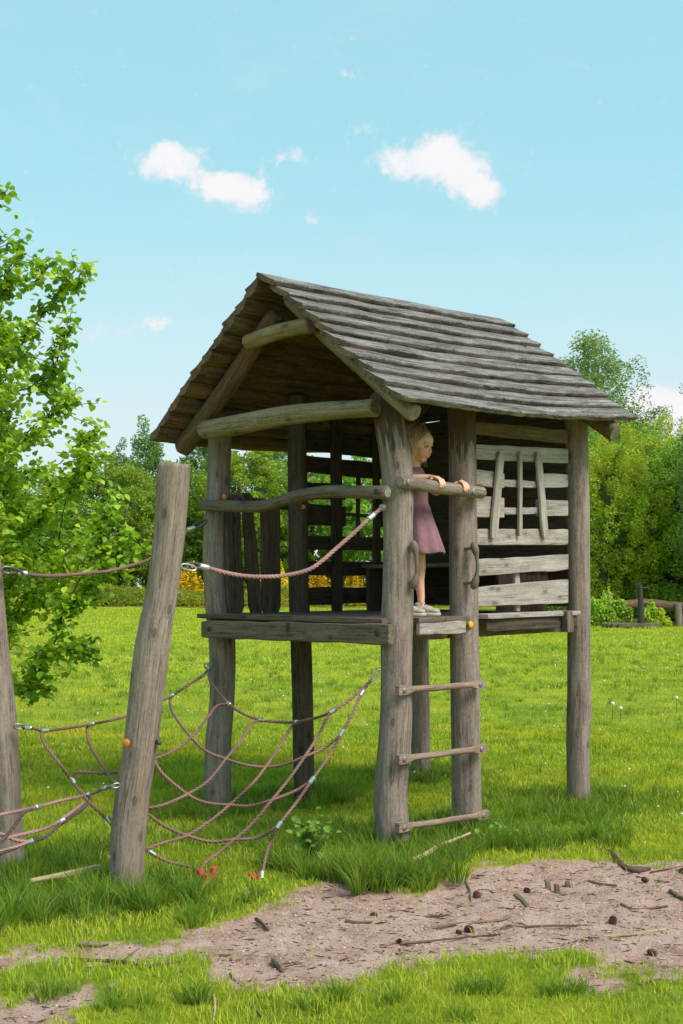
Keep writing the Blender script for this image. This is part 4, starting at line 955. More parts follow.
# low heath strip and a wood mass behind it
def strip(name, label, px0, px1, d0, d1, h0, h1, n, leaf, lm, seed, fq=.35, cat='shrubs'):
    r = np.random.default_rng(seed); Y = r.uniform(d0, d1, n); X = (r.uniform(px0, px1, n) - CX) / FPX * Y; top = h0 + (h1 - h0) * fbm(X, Y * .6, fq, seed, 3); Z = top * r.uniform(0, 1, n) ** .55 + hgt(X, Y)
    o = leafcloud(name, np.stack([X, Y, Z], 1), leaf, lm, None, seed=seed); tag(o, label, cat, kind='stuff')
strip('heath_shrubs', 'low olive heath shrubs along the far edge of the meadow', -400, 640, 80, 85, .8, 1.9, 26000, .22, LF['heath'], 81, cat='heath')
strip('woodland', 'continuous green woodland closing the view behind the single trees', -900, 1500, 104, 118, 7.5, 12.0, 90000, .42, LF['dark'], 82, .12, cat='woodland')
strip('undergrowth', 'green undergrowth at the foot of the right hand bushes', 520, 1200, 48.5, 53, .5, 2.6, 26000, .13, LF['mid'], 83, .5, cat='undergrowth')
for i, (a_, b_, lab) in enumerate(((172, 216, 'yellow flowering broom right of the leaning post'), (262, 300, 'yellow flowering broom seen between the railing planks'), (304, 332, 'yellow flowering broom seen under the lowest rope through the dark wall'), (343, 362, 'small yellow broom seen beside the bench'), (60, 120, 'low yellow broom behind the hazel leaves'))):
    r = np.random.default_rng(90 + i); n = 3500; d = 91 + i * .3; cx_ = ((a_ + b_) / 2 - CX) / FPX * d; wx = (b_ - a_) / 2 / FPX * d
    q = r.normal(0, 1, (n, 3)); q /= np.linalg.norm(q, axis=1)[:, None]; q *= (r.uniform(.3, 1, n) ** .4)[:, None]; q[:, 2] = np.abs(q[:, 2]); q *= (1 + .3 * np.sin(q[:, 0] * 7 + i) * np.cos(q[:, 1] * 5))[:, None]
    P = q * np.array([wx, 1.2, 2.75 if i < 4 else 1.6]) + np.array([cx_, d - 5, .15]); root = empty('broom_bush', Vector((cx_, d - 5, 0)), lab, 'bush', 'flowering broom bushes'); leafcloud('blossom', P[:3100], .17, LF['broom'], root, seed=i); leafcloud('foliage', P[3100:], .14, LF['heath'], root, seed=i + 20)

for i, (px, hh, wx, lab) in enumerate(((603, 1.2, 1.0, 'bright green shrub growing over the left end of the log barrier'), (616, .85, .8, 'low shrub in front of the left end of the log barrier'), (652, .8, .7, 'small green shrub just right of the pump'))):
    r = np.random.default_rng(300 + i); n = 3600; q = r.normal(0, 1, (n, 3)); q /= np.linalg.norm(q, axis=1)[:, None]; q *= (r.uniform(.2, 1, n) ** .5)[:, None]; q[:, 2] = np.abs(q[:, 2]); q *= (1 + .35 * np.sin(q[:, 0] * 8 + i) * np.cos(q[:, 2] * 6))[:, None]
    cx_ = (px - CX) / FPX * 44.9; P = q * np.array([wx, .5, hh]) + np.array([cx_, 44.9, .05]); root = empty('shrub', Vector((cx_, 44.9, 0)), lab, 'shrub'); leafcloud('foliage', P, .11, LF['bright'] if i != 1 else LF['mid'], root, seed=i + 50)
    mb = MB()
    for k in range(5): tube(mb, [Vector((cx_, 44.9, -.05)), Vector((cx_ + (k - 2) * wx * .25, 44.9, hh * .7))], [.03, .01], 5)
    mb.build('stems', TWIG, root)
# ---- the pump and the log barrier at the right
pd_ = 44.0
X_ = lambda px, d=pd_: (px - CX) / FPX * d
Zp = lambda py, d=pd_: EYE + (HY - py) / FPX * d
fb = empty('log_barrier', Vector((X_(660), pd_ + 1, 0)), 'thick brown log barrier resting on short posts in front of the bushes', 'log barrier')
dB = pd_ + 1.2
def blog(pts, r_, d, m, nm, par):
    mb = MB(); log(mb, [(Vector((X_(x, d), d + dy, Zp(y, d))), r_) for x, y, dy in pts], 12, .3, .1, .05); return mb.build(nm, [M[m], M['end']], par)
blog([(618, 606, 0), (645, 604, .1), (676, 607, 0)], .20, dB, 'rafter', 'log', fb); blog([(674, 606, .2), (705, 608, .1), (740, 607, 0)], .20, dB, 'rafter', 'log', fb); blog([(676, 603, -.3), (677, 631, -.3)], .13, dB, 'post', 'post', fb); blog([(612, 592, .5), (612.5, 628, .5)], .10, dB, 'post', 'post', fb); blog([(722, 603, -.3), (722, 631, -.3)], .13, dB, 'post', 'post', fb)
pu = empty('water_pump', Vector((X_(639), pd_ - .8, 0)), 'dark iron hand pump standing before the log barrier', 'pump')
dP = pd_ - .6
mb = MB(); tube(mb, [Vector((X_(x, dP), dP, Zp(y, dP))) for x, y in ((641, 627), (641, 604), (640, 585))], [.13, .10, .075], 12, step=.2) if False else tube(mb, [Vector((X_(641, dP), dP, Zp(627, dP))), Vector((X_(641, dP), dP, Zp(606, dP))), Vector((X_(640, dP), dP, Zp(585, dP)))], [.14, .12, .08], 12); mb.build('pump_body', M['bolt_dark'], pu)
mb = MB(); tube(mb, [Vector((X_(640, dP), dP, Zp(588, dP))), Vector((X_(648, dP), dP - .1, Zp(588, dP))), Vector((X_(648, dP), dP - .1, Zp(590, dP)))], .045, 8); mb.build('spout', M['bolt_dark'], pu)
mb = MB(); tube(mb, [Vector((X_(640, dP), dP, Zp(584, dP))), Vector((X_(637, dP), dP, Zp(583, dP))), Vector((X_(636, dP), dP, Zp(599, dP)))], .03, 8); mb.build('pump_handle', M['bolt_dark'], pu)
pl_ = empty('wooden_platform', Vector((X_(631), pd_ - .5, 0)), 'low round wooden platform at the foot of the pump', 'platform')
mb = MB(); c = Vector((X_(629), pd_ - .4, 0)); z0 = ground_z(c.x, c.y)
for i in range(10):
    y = -.72 + i * .16; hw = math.sqrt(max(.05, .8 - y * y)) * 1.25; plank(mb, c + Vector((-hw, y, z0 + .10)), c + Vector((hw, y, z0 + .10)), Vector((0, 1, 0)), ZV, .15, None, .12)
mb.build('boards', M['beam'], pl_)
blog([(586, 612, 0), (586.5, 629, 0)], .12, pd_, 'post_dark', 'stump_post', None); tag(bpy.data.objects['stump_post'], 'short dark wooden stump right beside the back hut post', 'stump')
# ------------------------------------------------------------------ the child
GO = Vector((.462, 7.405, 1.402)); ph = R(18); GF = Vector((math.cos(ph), -math.sin(ph), 0)); GR = Vector((-math.sin(ph), -math.cos(ph), 0))
def W(f, r, z): return GO + GF * f + GR * r + ZV * z
class Blob:
    def __init__(s): s.bm = bmesh.new()
    def ell(s, c, sx_, sy_, sz_, ax=None, n=3):
        ax = ax or (GF, GR, ZV); m4 = Matrix((ax[0] * sx_, ax[1] * sy_, ax[2] * sz_)).transposed().to_4x4(); m4.translation = c; bmesh.ops.create_icosphere(s.bm, subdivisions=n, radius=1, matrix=m4)
    def cap(s, a, b, ra, rb, n=12):
        L = (b - a).length
        if L > 1e-5:
            k = max(2, int(L / (min(ra, rb) * .5)))
            for i in range(k + 1): t_ = i / k; r_ = ra + (rb - ra) * t_; m4 = Matrix.Translation(a.lerp(b, t_)) @ Matrix.Scale(r_, 4); bmesh.ops.create_icosphere(s.bm, subdivisions=2, radius=1, matrix=m4)
    def chain(s, P):
        for (a, ra), (b, rb) in zip(P[:-1], P[1:]): s.cap(a, b, ra, rb)
    def build(s, name, m, voxel, smooth=4, parent=None):
        me = bpy.data.meshes.new(name + '_src'); s.bm.to_mesh(me); s.bm.free(); o = bpy.data.objects.new(name + '_src', me); col.objects.link(o)
        md = o.modifiers.new('r', 'REMESH'); md.mode = 'VOXEL'; md.voxel_size = voxel; ms = o.modifiers.new('s', 'SMOOTH'); ms.iterations = smooth; ms.factor = .5
        dg = bpy.context.evaluated_depsgraph_get(); me2 = bpy.data.meshes.new_from_object(o.evaluated_get(dg)); bpy.data.objects.remove(o); me2.name = name; me2.materials.clear()
        return link(name, me2, m, parent)
# head axes: nearly in profile, looking slightly down
hp = R(27); HF = Vector((math.cos(hp), -math.sin(hp), -.24)).normalized(); HR = Vector((-math.sin(hp), -math.cos(hp), 0)); HU = HR.cross(HF); HU = HU if HU.z > 0 else -HU
HC = atd(418, 445.3, 7.39); HS = 1.12                       # centre of the head
def H(f, r, u): return HC + (HF * f + HR * r + HU * u) * HS
hax = (HF * HS, HR * HS, HU * HS)
b = Blob()
# head
b.ell(H(-.008, 0, .024), .086, .074, .080, hax); b.ell(H(.022, 0, -.030), .053, .058, .058, hax); b.ell(H(.044, 0, -.070), .024, .030, .022, hax); b.ell(H(.040, 0, .035), .042, .054, .045, hax)
for s_ in (1, -1):
    b.ell(H(.043, s_ * .030, -.035), .030, .029, .030, hax); b.ell(H(-.008, s_ * .070, -.012), .018, .008, .026, hax, 2); b.cap(H(.077, s_ * .012, .018), H(.062, s_ * .045, .016), .008, .009)
b.chain([(H(.076, 0, .000), .007), (H(.082, 0, -.014), .0075), (H(.0855, 0, -.021), .0085), (H(.080, 0, -.027), .008)]); b.ell(H(.080, .009, -.026), .008, .006, .006, hax, 2); b.ell(H(.080, -.009, -.026), .008, .006, .006, hax, 2)
b.cap(H(.0745, -.012, -.047), H(.0745, .012, -.047), .0062, .0062); b.cap(H(.0725, -.010, -.055), H(.0725, .010, -.055), .0066, .0066)
# neck, torso
b.chain([(H(-.012, 0, -.045), .042), (W(.005, 0, .93), .038), (W(.0, 0, .88), .044)])
b.ell(W(.0, 0, .80), .070, .105, .12); b.ell(W(.005, 0, .68), .068, .088, .12); b.ell(W(.0, 0, .58), .078, .098, .085)
b.cap(W(0, -.095, .875), W(0, .095, .875), .040, .040)
# legs
hipR, kneeR, ankR = W(-.01, .055, .55), W(.0, .055, .31), W(-.035, .055, .07); hipL, kneeL, ankL = W(.0, -.05, .55), W(.03, -.05, .31), W(.035, -.05, .07)
for h_, k_, a_ in ((hipR, kneeR, ankR), (hipL, kneeL, ankL)):
    cf = k_.lerp(a_, .35) - GF * .010; b.chain([(h_, .062), (h_.lerp(k_, .5), .049), (k_, .036), (cf, .0355), (k_.lerp(a_, .75), .026), (a_, .0225)]); b.chain([(a_, .0225), (a_ - ZV * .035, .024), (a_ + GF * .06 - ZV * .045, .02)])
# rail frame
rt_ = (HR_B - HR_A).normalized(); Lr = (HR_B - HR_A).length; ru = rt_.cross(OUT); ru = ru if ru.z > 0 else -ru
def rail(px, ang, rad):      # ang: 0 on top, + towards the outside
    q = onV(px, 480, -.12); s = (q - HR_A).dot(Vector((rt_.x, rt_.y, 0)).normalized()); c = HR_A + rt_ * s; return c + ru * (math.cos(R(ang)) * rad) + OUT * (math.sin(R(ang)) * rad)
RR = .040
def hand(px, wrist, dirn, lens=(1, 1.08, 1.02, .85)):
    """palm over the rail with four fingers curling down the outside, thumb on the near side"""
    pal0 = wrist; sp = .0125
    kn = []
    for i in range(4):
        off = (i - 1.5) * sp; k = rail(px, 8, RR + .011) + rt_ * off * dirn; kn.append(k)
        l = lens[i]; fan = rt_ * (.002 * (i - 1.5) * dirn)
        b.chain([(k, .0078), (rail(px, 8 + 34 * l, RR + .010) + rt_ * off * dirn + fan, .0072), (rail(px, 8 + 66 * l, RR + .0075) + rt_ * off * dirn + fan * 1.6, .0066), (rail(px, 8 + 94 * l, RR + .0055) + rt_ * off * dirn + fan * 2, .0056)])
        b.cap(pal0.lerp(k, .25), k, .0125, .0090)
    b.cap(wrist, kn[1].lerp(kn[2], .5), .017, .0135)
    th0 = wrist.lerp(kn[0], .35); th1 = rail(px, -28, RR + .010) - rt_ * dirn * .026; th2 = rail(px, -62, RR + .007) - rt_ * dirn * .032
    b.chain([(th0, .011), (th1, .0082), (th2, .0066)])
wrR = atd(429, 477, 7.235); elR = W(-.035, .205, .862); shR = W(0, .115, .875)
wrL = atd(454, 485, 7.425); elL = W(.11, -.15, .80); shL = W(0, -.115, .875)
b.chain([(shR, .036), (shR.lerp(elR, .5), .031), (elR, .0255), (elR.lerp(wrR, .3), .0265), (wrR, .0175)]); b.chain([(shL, .036), (shL.lerp(elL, .5), .031), (elL, .0255), (elL.lerp(wrL, .3), .0265), (wrL, .0175)])
hand(437, wrR, 1); hand(461, wrL, 1)
m, t, p, out = mat('child_skin'); co = t.new('ShaderNodeTexCoord').outputs['Object']
skb = t.ramp(t.noise(co, 22, 4, .6), [(.3, (.76, .38, .26)), (.7, (.88, .48, .34))])
def near_pt(c, r0, r1): return t.smooth(t.vmath('DISTANCE', gp, tuple(c)), r0, r1, 1, 0)
geo = t.new('ShaderNodeNewGeometry'); gp = co
PERS = empty('person', GO, 'small child in a mauve dress standing on the platform edge and holding the handrail', 'person')
loc = lambda v: v
lip = t.math('MAXIMUM', near_pt(H(.080, .006, -.051), .010, .014), near_pt(H(.080, -.006, -.051), .010, .014))
skb = t.mix(t.math('MULTIPLY', lip, .45), skb, (.55, .17, .13))
for s_ in (1, -1):
    ck = near_pt(H(.066, s_ * .040, -.035), .008, .032); skb = t.mix(t.math('MULTIPLY', ck, .35), skb, (.70, .25, .19))
    for q in (.030, .020, .040): bw = near_pt(H(.078 - .28 * (q - .02), s_ * q, .024), .0035, .0065); skb = t.mix(t.math('MULTIPLY', bw, .55), skb, (.22, .12, .06))
t.put(p.inputs['Base Color'], skb); p.inputs['Roughness'].default_value = .5; p.inputs['Subsurface Weight'].default_value = .12; p.inputs['Subsurface Radius'].default_value = (.012, .005, .003)
body = b.build('body', m, .0034, 3, PERS)
body.name = 'body'
# eyes
eyew = plain('eye_white', (.34, .27, .24), .5, 0, .02); iris = plain('eye_iris', (.03, .022, .018), .3, 0, .1); lash = plain('eye_lashes', (.09, .05, .03), .7)
for s_ in (1, -1):
    mb = MB(); ball(mb, H(.0605, s_ * .029, .001), .0132, 3); e = mb.build('eye', eyew, PERS)
    mb = MB(); ball(mb, H(.0700, s_ * .0305, .0000), .0056, 2); mb.build('iris', iris, e)
    mb = MB(); tube(mb, [H(.0730, s_ * .017, .005), H(.0765, s_ * .028, .0095), H(.0710, s_ * .040, .005)], .0016, 6, step=.004); mb.build('eyelid', lash, e)
# dress
m, t, p, out = mat('mauve_cotton'); co = t.new('ShaderNodeTexCoord').outputs['Object']
nn = t.noise(co, 420, 2, .6); nb = t.noise(co, 30, 4, .6)
t.put(p.inputs['Base Color'], t.ramp(t.math('ADD', t.math('MULTIPLY', nn, .4), t.math('MULTIPLY', nb, .6)), [(.35, (.19, .085, .108)), (.65, (.30, .135, .165))])); p.inputs['Roughness'].default_value = .95; p.inputs['Sheen Weight'].default_value = .2
t.put(p.inputs['Normal'], t.bump(nn, .4, .003)); DR = m
rows = [(.945, .005, .044, .058), (.93, .003, .055, .085), (.905, .0, .068, .118), (.87, 0, .078, .128), (.83, 0, .082, .118), (.78, .003, .083, .112), (.735, .004, .083, .108), (.715, .004, .084, .108), (.70, .006, .090, .113), (.66, .010, .100, .122), (.60, .018, .112, .134), (.54, .026, .124, .146), (.48, .033, .136, .157), (.43, .038, .146, .166), (.403, .040, .151, .170), (.400, .040, .149, .168)]
na = 96; vs, fs = [], []
for i, (z, cf, rf, rr) in enumerate(rows):
    fold = max(0, (.715 - z)) / .31
    for j in range(na):
        a_ = 2 * math.pi * j / na; k = 1 + fold * (.060 * math.sin(a_ * 11 + .6 * math.sin(a_ * 3) + z * 2) + .05 * math.sin(a_ * 5 + 1.3)) + (.018 * math.sin(a_ * 26) if .64 < z < .716 else 0) + .02 * noise.noise(Vector((math.cos(a_) * 2, math.sin(a_) * 2, z * 9)))
        vs.append(W(cf + math.cos(a_) * rf * k, math.sin(a_) * rr * k, z + (.006 * math.sin(a_ * 5) if z < .41 else 0)))
for i in range(len(rows) - 1):
    for j in range(na): k = (j + 1) % na; fs.append((i * na + j, i * na + k, (i + 1) * na + k, (i + 1) * na + j))
mb = MB(); mb.add(vs, fs); dress = mb.build('dress', DR, PERS, autosharp=False); md = dress.modifiers.new('t', 'SOLIDIFY'); md.thickness = .004; md.offset = 0
mb = MB()
for sh, el_ in ((shR, elR), (shL, elL)):
    d_ = (el_ - sh).normalized(); P = [sh - d_ * .035 , sh + d_ * .01, sh + d_ * .045, sh + d_ * .082]; rad_ = [.046, .049, .047, .045]
    fr = frames(P); b0 = len(mb.v); vs, fs = [], []
    for i, q in enumerate(P):
        for j in range(24): a_ = j * math.pi / 12; vs.append(q + (fr[i][0] * math.cos(a_) + fr[i][1] * math.sin(a_)) * rad_[i] * (1 + .05 * math.sin(a_ * 4 + i)))
    for i in range(3):
        for j in range(24): k = (j + 1) % 24; fs.append((i * 24 + j, i * 24 + k, (i + 1) * 24 + k, (i + 1) * 24 + j))
    mb.add(vs, fs)
sl_ = mb.build('sleeves', DR, PERS, autosharp=False); md = sl_.modifiers.new('t', 'SOLIDIFY'); md.thickness = .004
# hair : a close cap plus locks falling to the neck
m, t, p, out = mat('dark_blond_hair'); geo = t.new('ShaderNodeNewGeometry'); co = t.new('ShaderNodeTexCoord').outputs['Object']
hv = attr(t, 'gr'); sp = t.new('ShaderNodeSeparateXYZ'); t.put(sp.inputs[0], hv)
cc = t.mix(sp.outputs[0], (.13, .065, .032), (.95, .60, .33)); cc = t.mix(t.smooth(geo.outputs['Random Per Island'], .35, .8, 0, .75), cc, (.24, .125, .06)); t.put(p.inputs['Base Color'], cc); p.inputs['Roughness'].default_value = .42; HAIR = m
mb = MB(); vs, gr, fs = [], [], []; nr, ns = 22, 40
for i in range(nr + 1):
    for j in range(ns):
        a_ = 2 * math.pi * j / ns; fwd = math.cos(a_)                         # 1 = forehead
        lim = R(50) if fwd > .85 else R(50 + (122 - 50) * min(1, ((.85 - fwd) / .9) ** .7)) if True else R(62 + (118 - 62) * min(1, (.75 - fwd) / .7)); th = lim * i / nr
        k = 1 + .02 * math.sin(a_ * 19) + .012 * math.sin(a_ * 41)
        d_ = Vector((math.sin(th) * math.cos(a_), math.sin(th) * math.sin(a_), math.cos(th))); vs.append(H(-.008 + d_.x * .0935 * k - (.004), d_.y * .0775 * k, .026 + d_.z * .0885 * k)); gr.append((.02 + .16 * i / nr, 0, 0))
for i in range(nr):
    for j in range(ns): k = (j + 1) % ns; fs.append((i * ns + j, i * ns + k, (i + 1) * ns + k, (i + 1) * ns + j))
mb.add(vs, fs, gr); rh = random.Random(3)
for i in range(230):
    a_ = R(rh.uniform(66, 294)); pt = []; lim = 84 + rh.uniform(0, 24); thk = rh.uniform(.0028, .0052); lift = rh.uniform(.093, .108) / .0935
    for q in range(0, 9): th = R(8 + (lim - 8) * q / 8); aa = a_ + .05 * math.sin(q + i); pt.append(H(-.012 + math.sin(th) * math.cos(aa) * .0935 * lift, math.sin(th) * math.sin(aa) * .0775 * lift, .026 + math.cos(th) * .0885 * lift))
    e = pt[-1]; ln = rh.uniform(.04, .135) * (1 if math.cos(a_) < .3 else .8)
    for q in range(1, 6): e = e + Vector((0, 0, -ln / 5)) + HF * (.008 * math.sin(q * 1.6 + i)) - HF * .001 + HR * (.007 * math.cos(q * 1.3 + i * 2)); pt.append(e)
    S = [p_ for p_, _ in catmull([(p_, 1) for p_ in pt], .012)]; n = len(S); b0 = len(mb.v); tube(mb, S, [thk * min(1, .35 + 2 * (1 - j / (n - 1))) * (.5 + min(.5, j / 3)) for j in range(n)], 6)
    for v_ in range(b0, len(mb.v)): j = (v_ - b0) // 6; mb.g[v_] = (max(0, min(1, (j / n) ** 1.3 * 1.1 + rh.uniform(-.06, .06))), 0, 0)
mb.build('hair', HAIR, PERS, autosharp=False)
# shoes and socks
SH = plain('silvery_beige_shoe', (.40, .34, .27), .55, 0, .3, .3, 200); SO = plain('pale_rubber_sole', (.55, .49, .40), .7, 0, .1); LA = plain('pale_lace', (.66, .60, .54), .8)
for ank in (ankR, ankL):
    fx = (ank - GO).dot(GF); rx_ = (ank - GO).dot(GR); S_ = lambda f, r, z: W(fx + f, rx_ + r, z)
    bb = Blob(); bb.ell(S_(-.012, 0, .045), .036, .032, .036); bb.ell(S_(.035, 0, .038), .052, .031, .030); bb.ell(S_(.085, 0, .030), .040, .033, .022); bb.ell(S_(-.015, 0, .07), .030, .027, .022)
    sh = bb.build('shoe', SH, .004, 3, PERS); sh.name = 'shoe'
    mb = MB(); vs, fs = [], []
    for z, k in ((.002, .97), (.006, 1.02), (.018, 1.02), (.022, .96)):
        for j in range(32):
            a_ = 2 * math.pi * j / 32; f_ = .037 + math.cos(a_) * .091; hw = .0345 * (1 + .10 * math.cos(a_)); vs.append(S_(.037 + (f_ - .037) * k, math.sin(a_) * hw * k * (1 - .12 * math.exp(-((f_ - .02) / .03) ** 2)), z))
    for i in range(3):
        for j in range(32): k = (j + 1) % 32; fs.append((i * 32 + j, i * 32 + k, (i + 1) * 32 + k, (i + 1) * 32 + j))
    fs.append(tuple(reversed(range(32)))); fs.append(tuple(96 + j for j in range(32))); mb.add(vs, fs); mb.build('sole', SO, sh)
    mb = MB()
    for q in range(4): f_ = .012 + q * .016; z = .074 - q * .006; tube(mb, [S_(f_, -.020, z - .012), S_(f_ + .004, 0, z + .001), S_(f_, .020, z - .012)], .0026, 6, step=.006)
    for s_ in (1, -1): tube(mb, [S_(.008, 0, .080), S_(.004, s_ * .018, .094), S_(.018, s_ * .026, .080), S_(.010, 0, .080)], .0024, 6, step=.005)
    mb.build('laces', LA, sh)
# ------------------------------------------------------------------ litter on the ground
B1 = wood('weathered_stick_wood', (.33, .25, .18), (.15, .10, .07), None, crack=.3); B2 = wood('pale_peeled_stick_wood', (.60, .46, .28), (.38, .27, .16), None, crack=.2); B3 = wood('dark_root_wood', (.19, .11, .08), (.08, .042, .03), None)
CONE = plain('brown_cone_scales', (.12, .055, .035), .9, 0, .4, .5, 80); STONE = plain('pale_stone', (.5, .48, .44), .9, 0, .25, .4, 40)
def stick(pts, wpx, m, name, label, group=None, side=None, lift=.0):
    P = []
    for i, (x, y) in enumerate(pts):
        g0 = onG(x, y); z = ground_z(g0.x, g0.y); w_ = wpx[i] if isinstance(wpx, (list, tuple)) else wpx * (1 - .5 * i / len(pts)); r_ = w_ / 2 * g0.y / FPX; P.append((Vector((g0.x, g0.y, z + r_ * .8 + lift)), r_))
    root = empty(name, P[0][0].copy(), label, name.replace('_', ' '), group); mb = MB(); log(mb, P, 9, .02, .18, .12, chamfer=.003); mb.build('wood', [m, m], root)
    if side:
        for s_ in side:
            mb = MB(); Q = []
            for i, (x, y) in enumerate(s_): g0 = onG(x, y); r_ = max(.0022, .5 * P[0][1] * (1 - .6 * i / len(s_))); Q.append((Vector((g0.x, g0.y, ground_z(g0.x, g0.y) + r_ + lift + .01 * i)), r_))
            log(mb, Q, 7, .02, .15, .1, chamfer=.002); mb.build('side_twig', [m, m], root)
    return root
stick([(601, 850), (612, 855), (622, 864), (634, 868), (650, 866)], [3, 5, 6, 7, 4], B3, 'branch', 'thick dark curved branch at the right on the border of grass and soil', side=[[(650, 868), (668, 866), (684, 864)]])
stick([(413, 872), (425, 868), (440, 860), (455, 854), (470, 847)], [3, 4.5, 4.5, 3.5, 3], B2, 'stick', 'pale peeled curved stick lying in long grass below the ladder', lift=.06)
stick([(30, 893), (50, 889), (75, 884), (100, 878)], [6, 6, 6.5, 5], B2, 'stick', 'pale broken stick in the grass between the two log posts', lift=.05)
stick([(60, 955), (95, 957), (125, 963), (150, 965), (185, 960)], [3, 3.5, 4, 4, 3], B3, 'branch', 'long thin dark branch on the bare strip at lower left', side=[[(120, 962), (132, 950), (140, 947)]])
stick([(80, 943), (95, 944), (108, 941)], [6, 6, 4], B1, 'stick', 'short thick brown stick under the leaning post grass')
for i, (pts, wd, mm, lab) in enumerate([
    ([(583, 936), (620, 931), (655, 926), (690, 920)], 3.2, B2, 'long pale stick at the right edge of the soil'),
    ([(500, 925), (540, 922), (590, 921)], 3, B3, 'long dark twig lying level in the middle right soil'),
    ([(425, 925), (455, 920), (500, 916), (511, 911)], 3.2, B1, 'brown twig with a raised right end below the ladder'),
    ([(400, 940), (440, 936), (470, 933), (500, 930)], 2.6, B3, 'thin dark twig along the lower soil'),
    ([(621, 900), (635, 905), (668, 902)], 3.2, B3, 'dark bent twig below the thick branch'),
    ([(670, 888), (683, 895), (700, 897)], 4, B3, 'dark root piece cut by the right edge'),
    ([(588, 879), (602, 882), (617, 883)], 4.2, B3, 'short stout twig under the pale wood stumps'),
    ([(466, 881), (470, 888), (471, 900)], 3.4, B1, 'upright looking twig beside the cone near the ladder foot'),
    ([(515, 892), (522, 896), (528, 902)], 5.5, B1, 'short bark piece near the centre of the soil'),
    ([(422, 914), (440, 912), (452, 912)], 2.8, B3, 'short twig at the centre left of the soil'),
    ([(256, 916), (262, 920), (268, 926)], 4.5, B3, 'dark bark piece at the left end of the soil'),
    ([(274, 956), (279, 960), (283, 965)], 8, B1, 'thick short brown log chip at lower left of the soil'),
    ([(230, 967), (236, 976), (243, 981)], 2.6, B3, 'bent dark twig at the lower left soil corner'),
    ([(590, 995), (605, 990), (625, 982), (634, 980)], 3, B1, 'brown twig on the lower right bare patch'),
    ([(214, 993), (215, 1008), (213, 1023)], 3, B2, 'pale dry stalk standing up at the bottom edge'),
    ([(250, 1004), (256, 1010), (262, 1017)], 4, B1, 'brown bark flake in the bottom grass'),
    ([(345, 918), (360, 919), (372, 918)], 3, B3, 'dark short twig near the middle of the soil left part'),
    ([(380, 943), (395, 938), (410, 935)], 2.6, B1, 'slim brown twig at the lower middle'),
    ([(640, 985), (655, 980), (670, 977)], 2.4, B1, 'slim twig in the lower right grass border'),
    ([(540, 950), (560, 945), (585, 946)], 2.4, B3, 'slim dark twig on the lower edge of the soil')]):
    stick(pts, wd, mm, 'twig', lab, 'twigs and bark on the bare soil')
# pale wood stumps poking out of the soil
for x, y, hh, w_, lab in ((547, 884, .055, 5, 'left of two short pale root stubs in the soil'), (556, 886, .04, 5, 'right of two short pale root stubs in the soil'), (568, 880, .025, 7, 'low pale root knob right of the stubs')):
    g0 = onG(x, y); z = ground_z(g0.x, g0.y); mb = MB(); r_ = w_ / 2 * g0.y / FPX; log(mb, [(Vector((g0.x + .01, g0.y, z - .02)), r_ * 1.2), (Vector((g0.x, g0.y, z + hh)), r_)], 9, .02, .2, .1); tag(mb.build('root_stub', [B1, B1]), lab, 'root stub', 'root stubs')
def pine_cone(x, y, s, label):
    g0 = onG(x, y); z = ground_z(g0.x, g0.y); mb = MB(); rr = random.Random(int(x * 7 + y)); ax = Vector((rr.uniform(-1, 1), rr.uniform(-.6, .6), .25)).normalized(); s *= .82; c = Vector((g0.x, g0.y, z + s * .5)); q = ax.to_track_quat('Z', 'Y').to_matrix()
    ball(mb, c, s * .72, 2, (.72, .72, 1.15), q)
    for i in range(60):
        k = i / 59; zz = (k - .5) * 2.2 * s * .78; rad_ = s * .72 * math.sqrt(max(.05, 1 - (abs(k - .42) * 1.7) ** 2)); a_ = i * 2.39996; d_ = Vector((math.cos(a_), math.sin(a_), .25)); n_ = q @ d_
        b0 = c + q @ Vector((math.cos(a_) * rad_ * .75, math.sin(a_) * rad_ * .75, zz)); sd_ = (q @ Vector((-math.sin(a_), math.cos(a_), 0))) * s * .22; tp = b0 + n_ * s * .36
        mb.add([b0 - sd_, b0 + sd_, tp + sd_ * .8, tp - sd_ * .8, b0 + q @ Vector((0, 0, -s * .12))], [(0, 1, 2, 3), (4, 1, 0), (4, 2, 1), (4, 0, 3), (4, 3, 2)])
    tag(mb.build('pine_cone', CONE, smooth=False), label, 'pine cone', 'pine cones on the soil')
for x, y, s, lab in ((477, 893, .028, 'pine cone beside the upright twig near the ladder foot'), (527, 888, .024, 'pine cone at the upper middle of the soil'), (613, 918, .028, 'pine cone near the long dark twig at right'), (652, 951, .030, 'pine cone at the lower right of the soil'), (374, 913, .024, 'leftmost pine cone, below the corner post'), (469, 927, .028, 'pine cone above the lower soil edge'), (459, 929, .020, 'small pine cone left of its neighbour at the lower soil edge'), (645, 878, .026, 'pine cone next to the thick dark branch'), (683, 868, .028, 'pine cone cut by the right edge'), (399, 938, .018, 'tiny pine cone low in the middle of the soil')): pine_cone(x, y, s, lab)
g0 = onG(479, 850); mb = MB(); ball(mb, Vector((.80, 7.46, .08)), .034, 3, (.85, .8, 1.25), jit=.15); tag(mb.build('stone', STONE), 'pale rounded stone leaning on the foot of the right ladder post', 'stone')
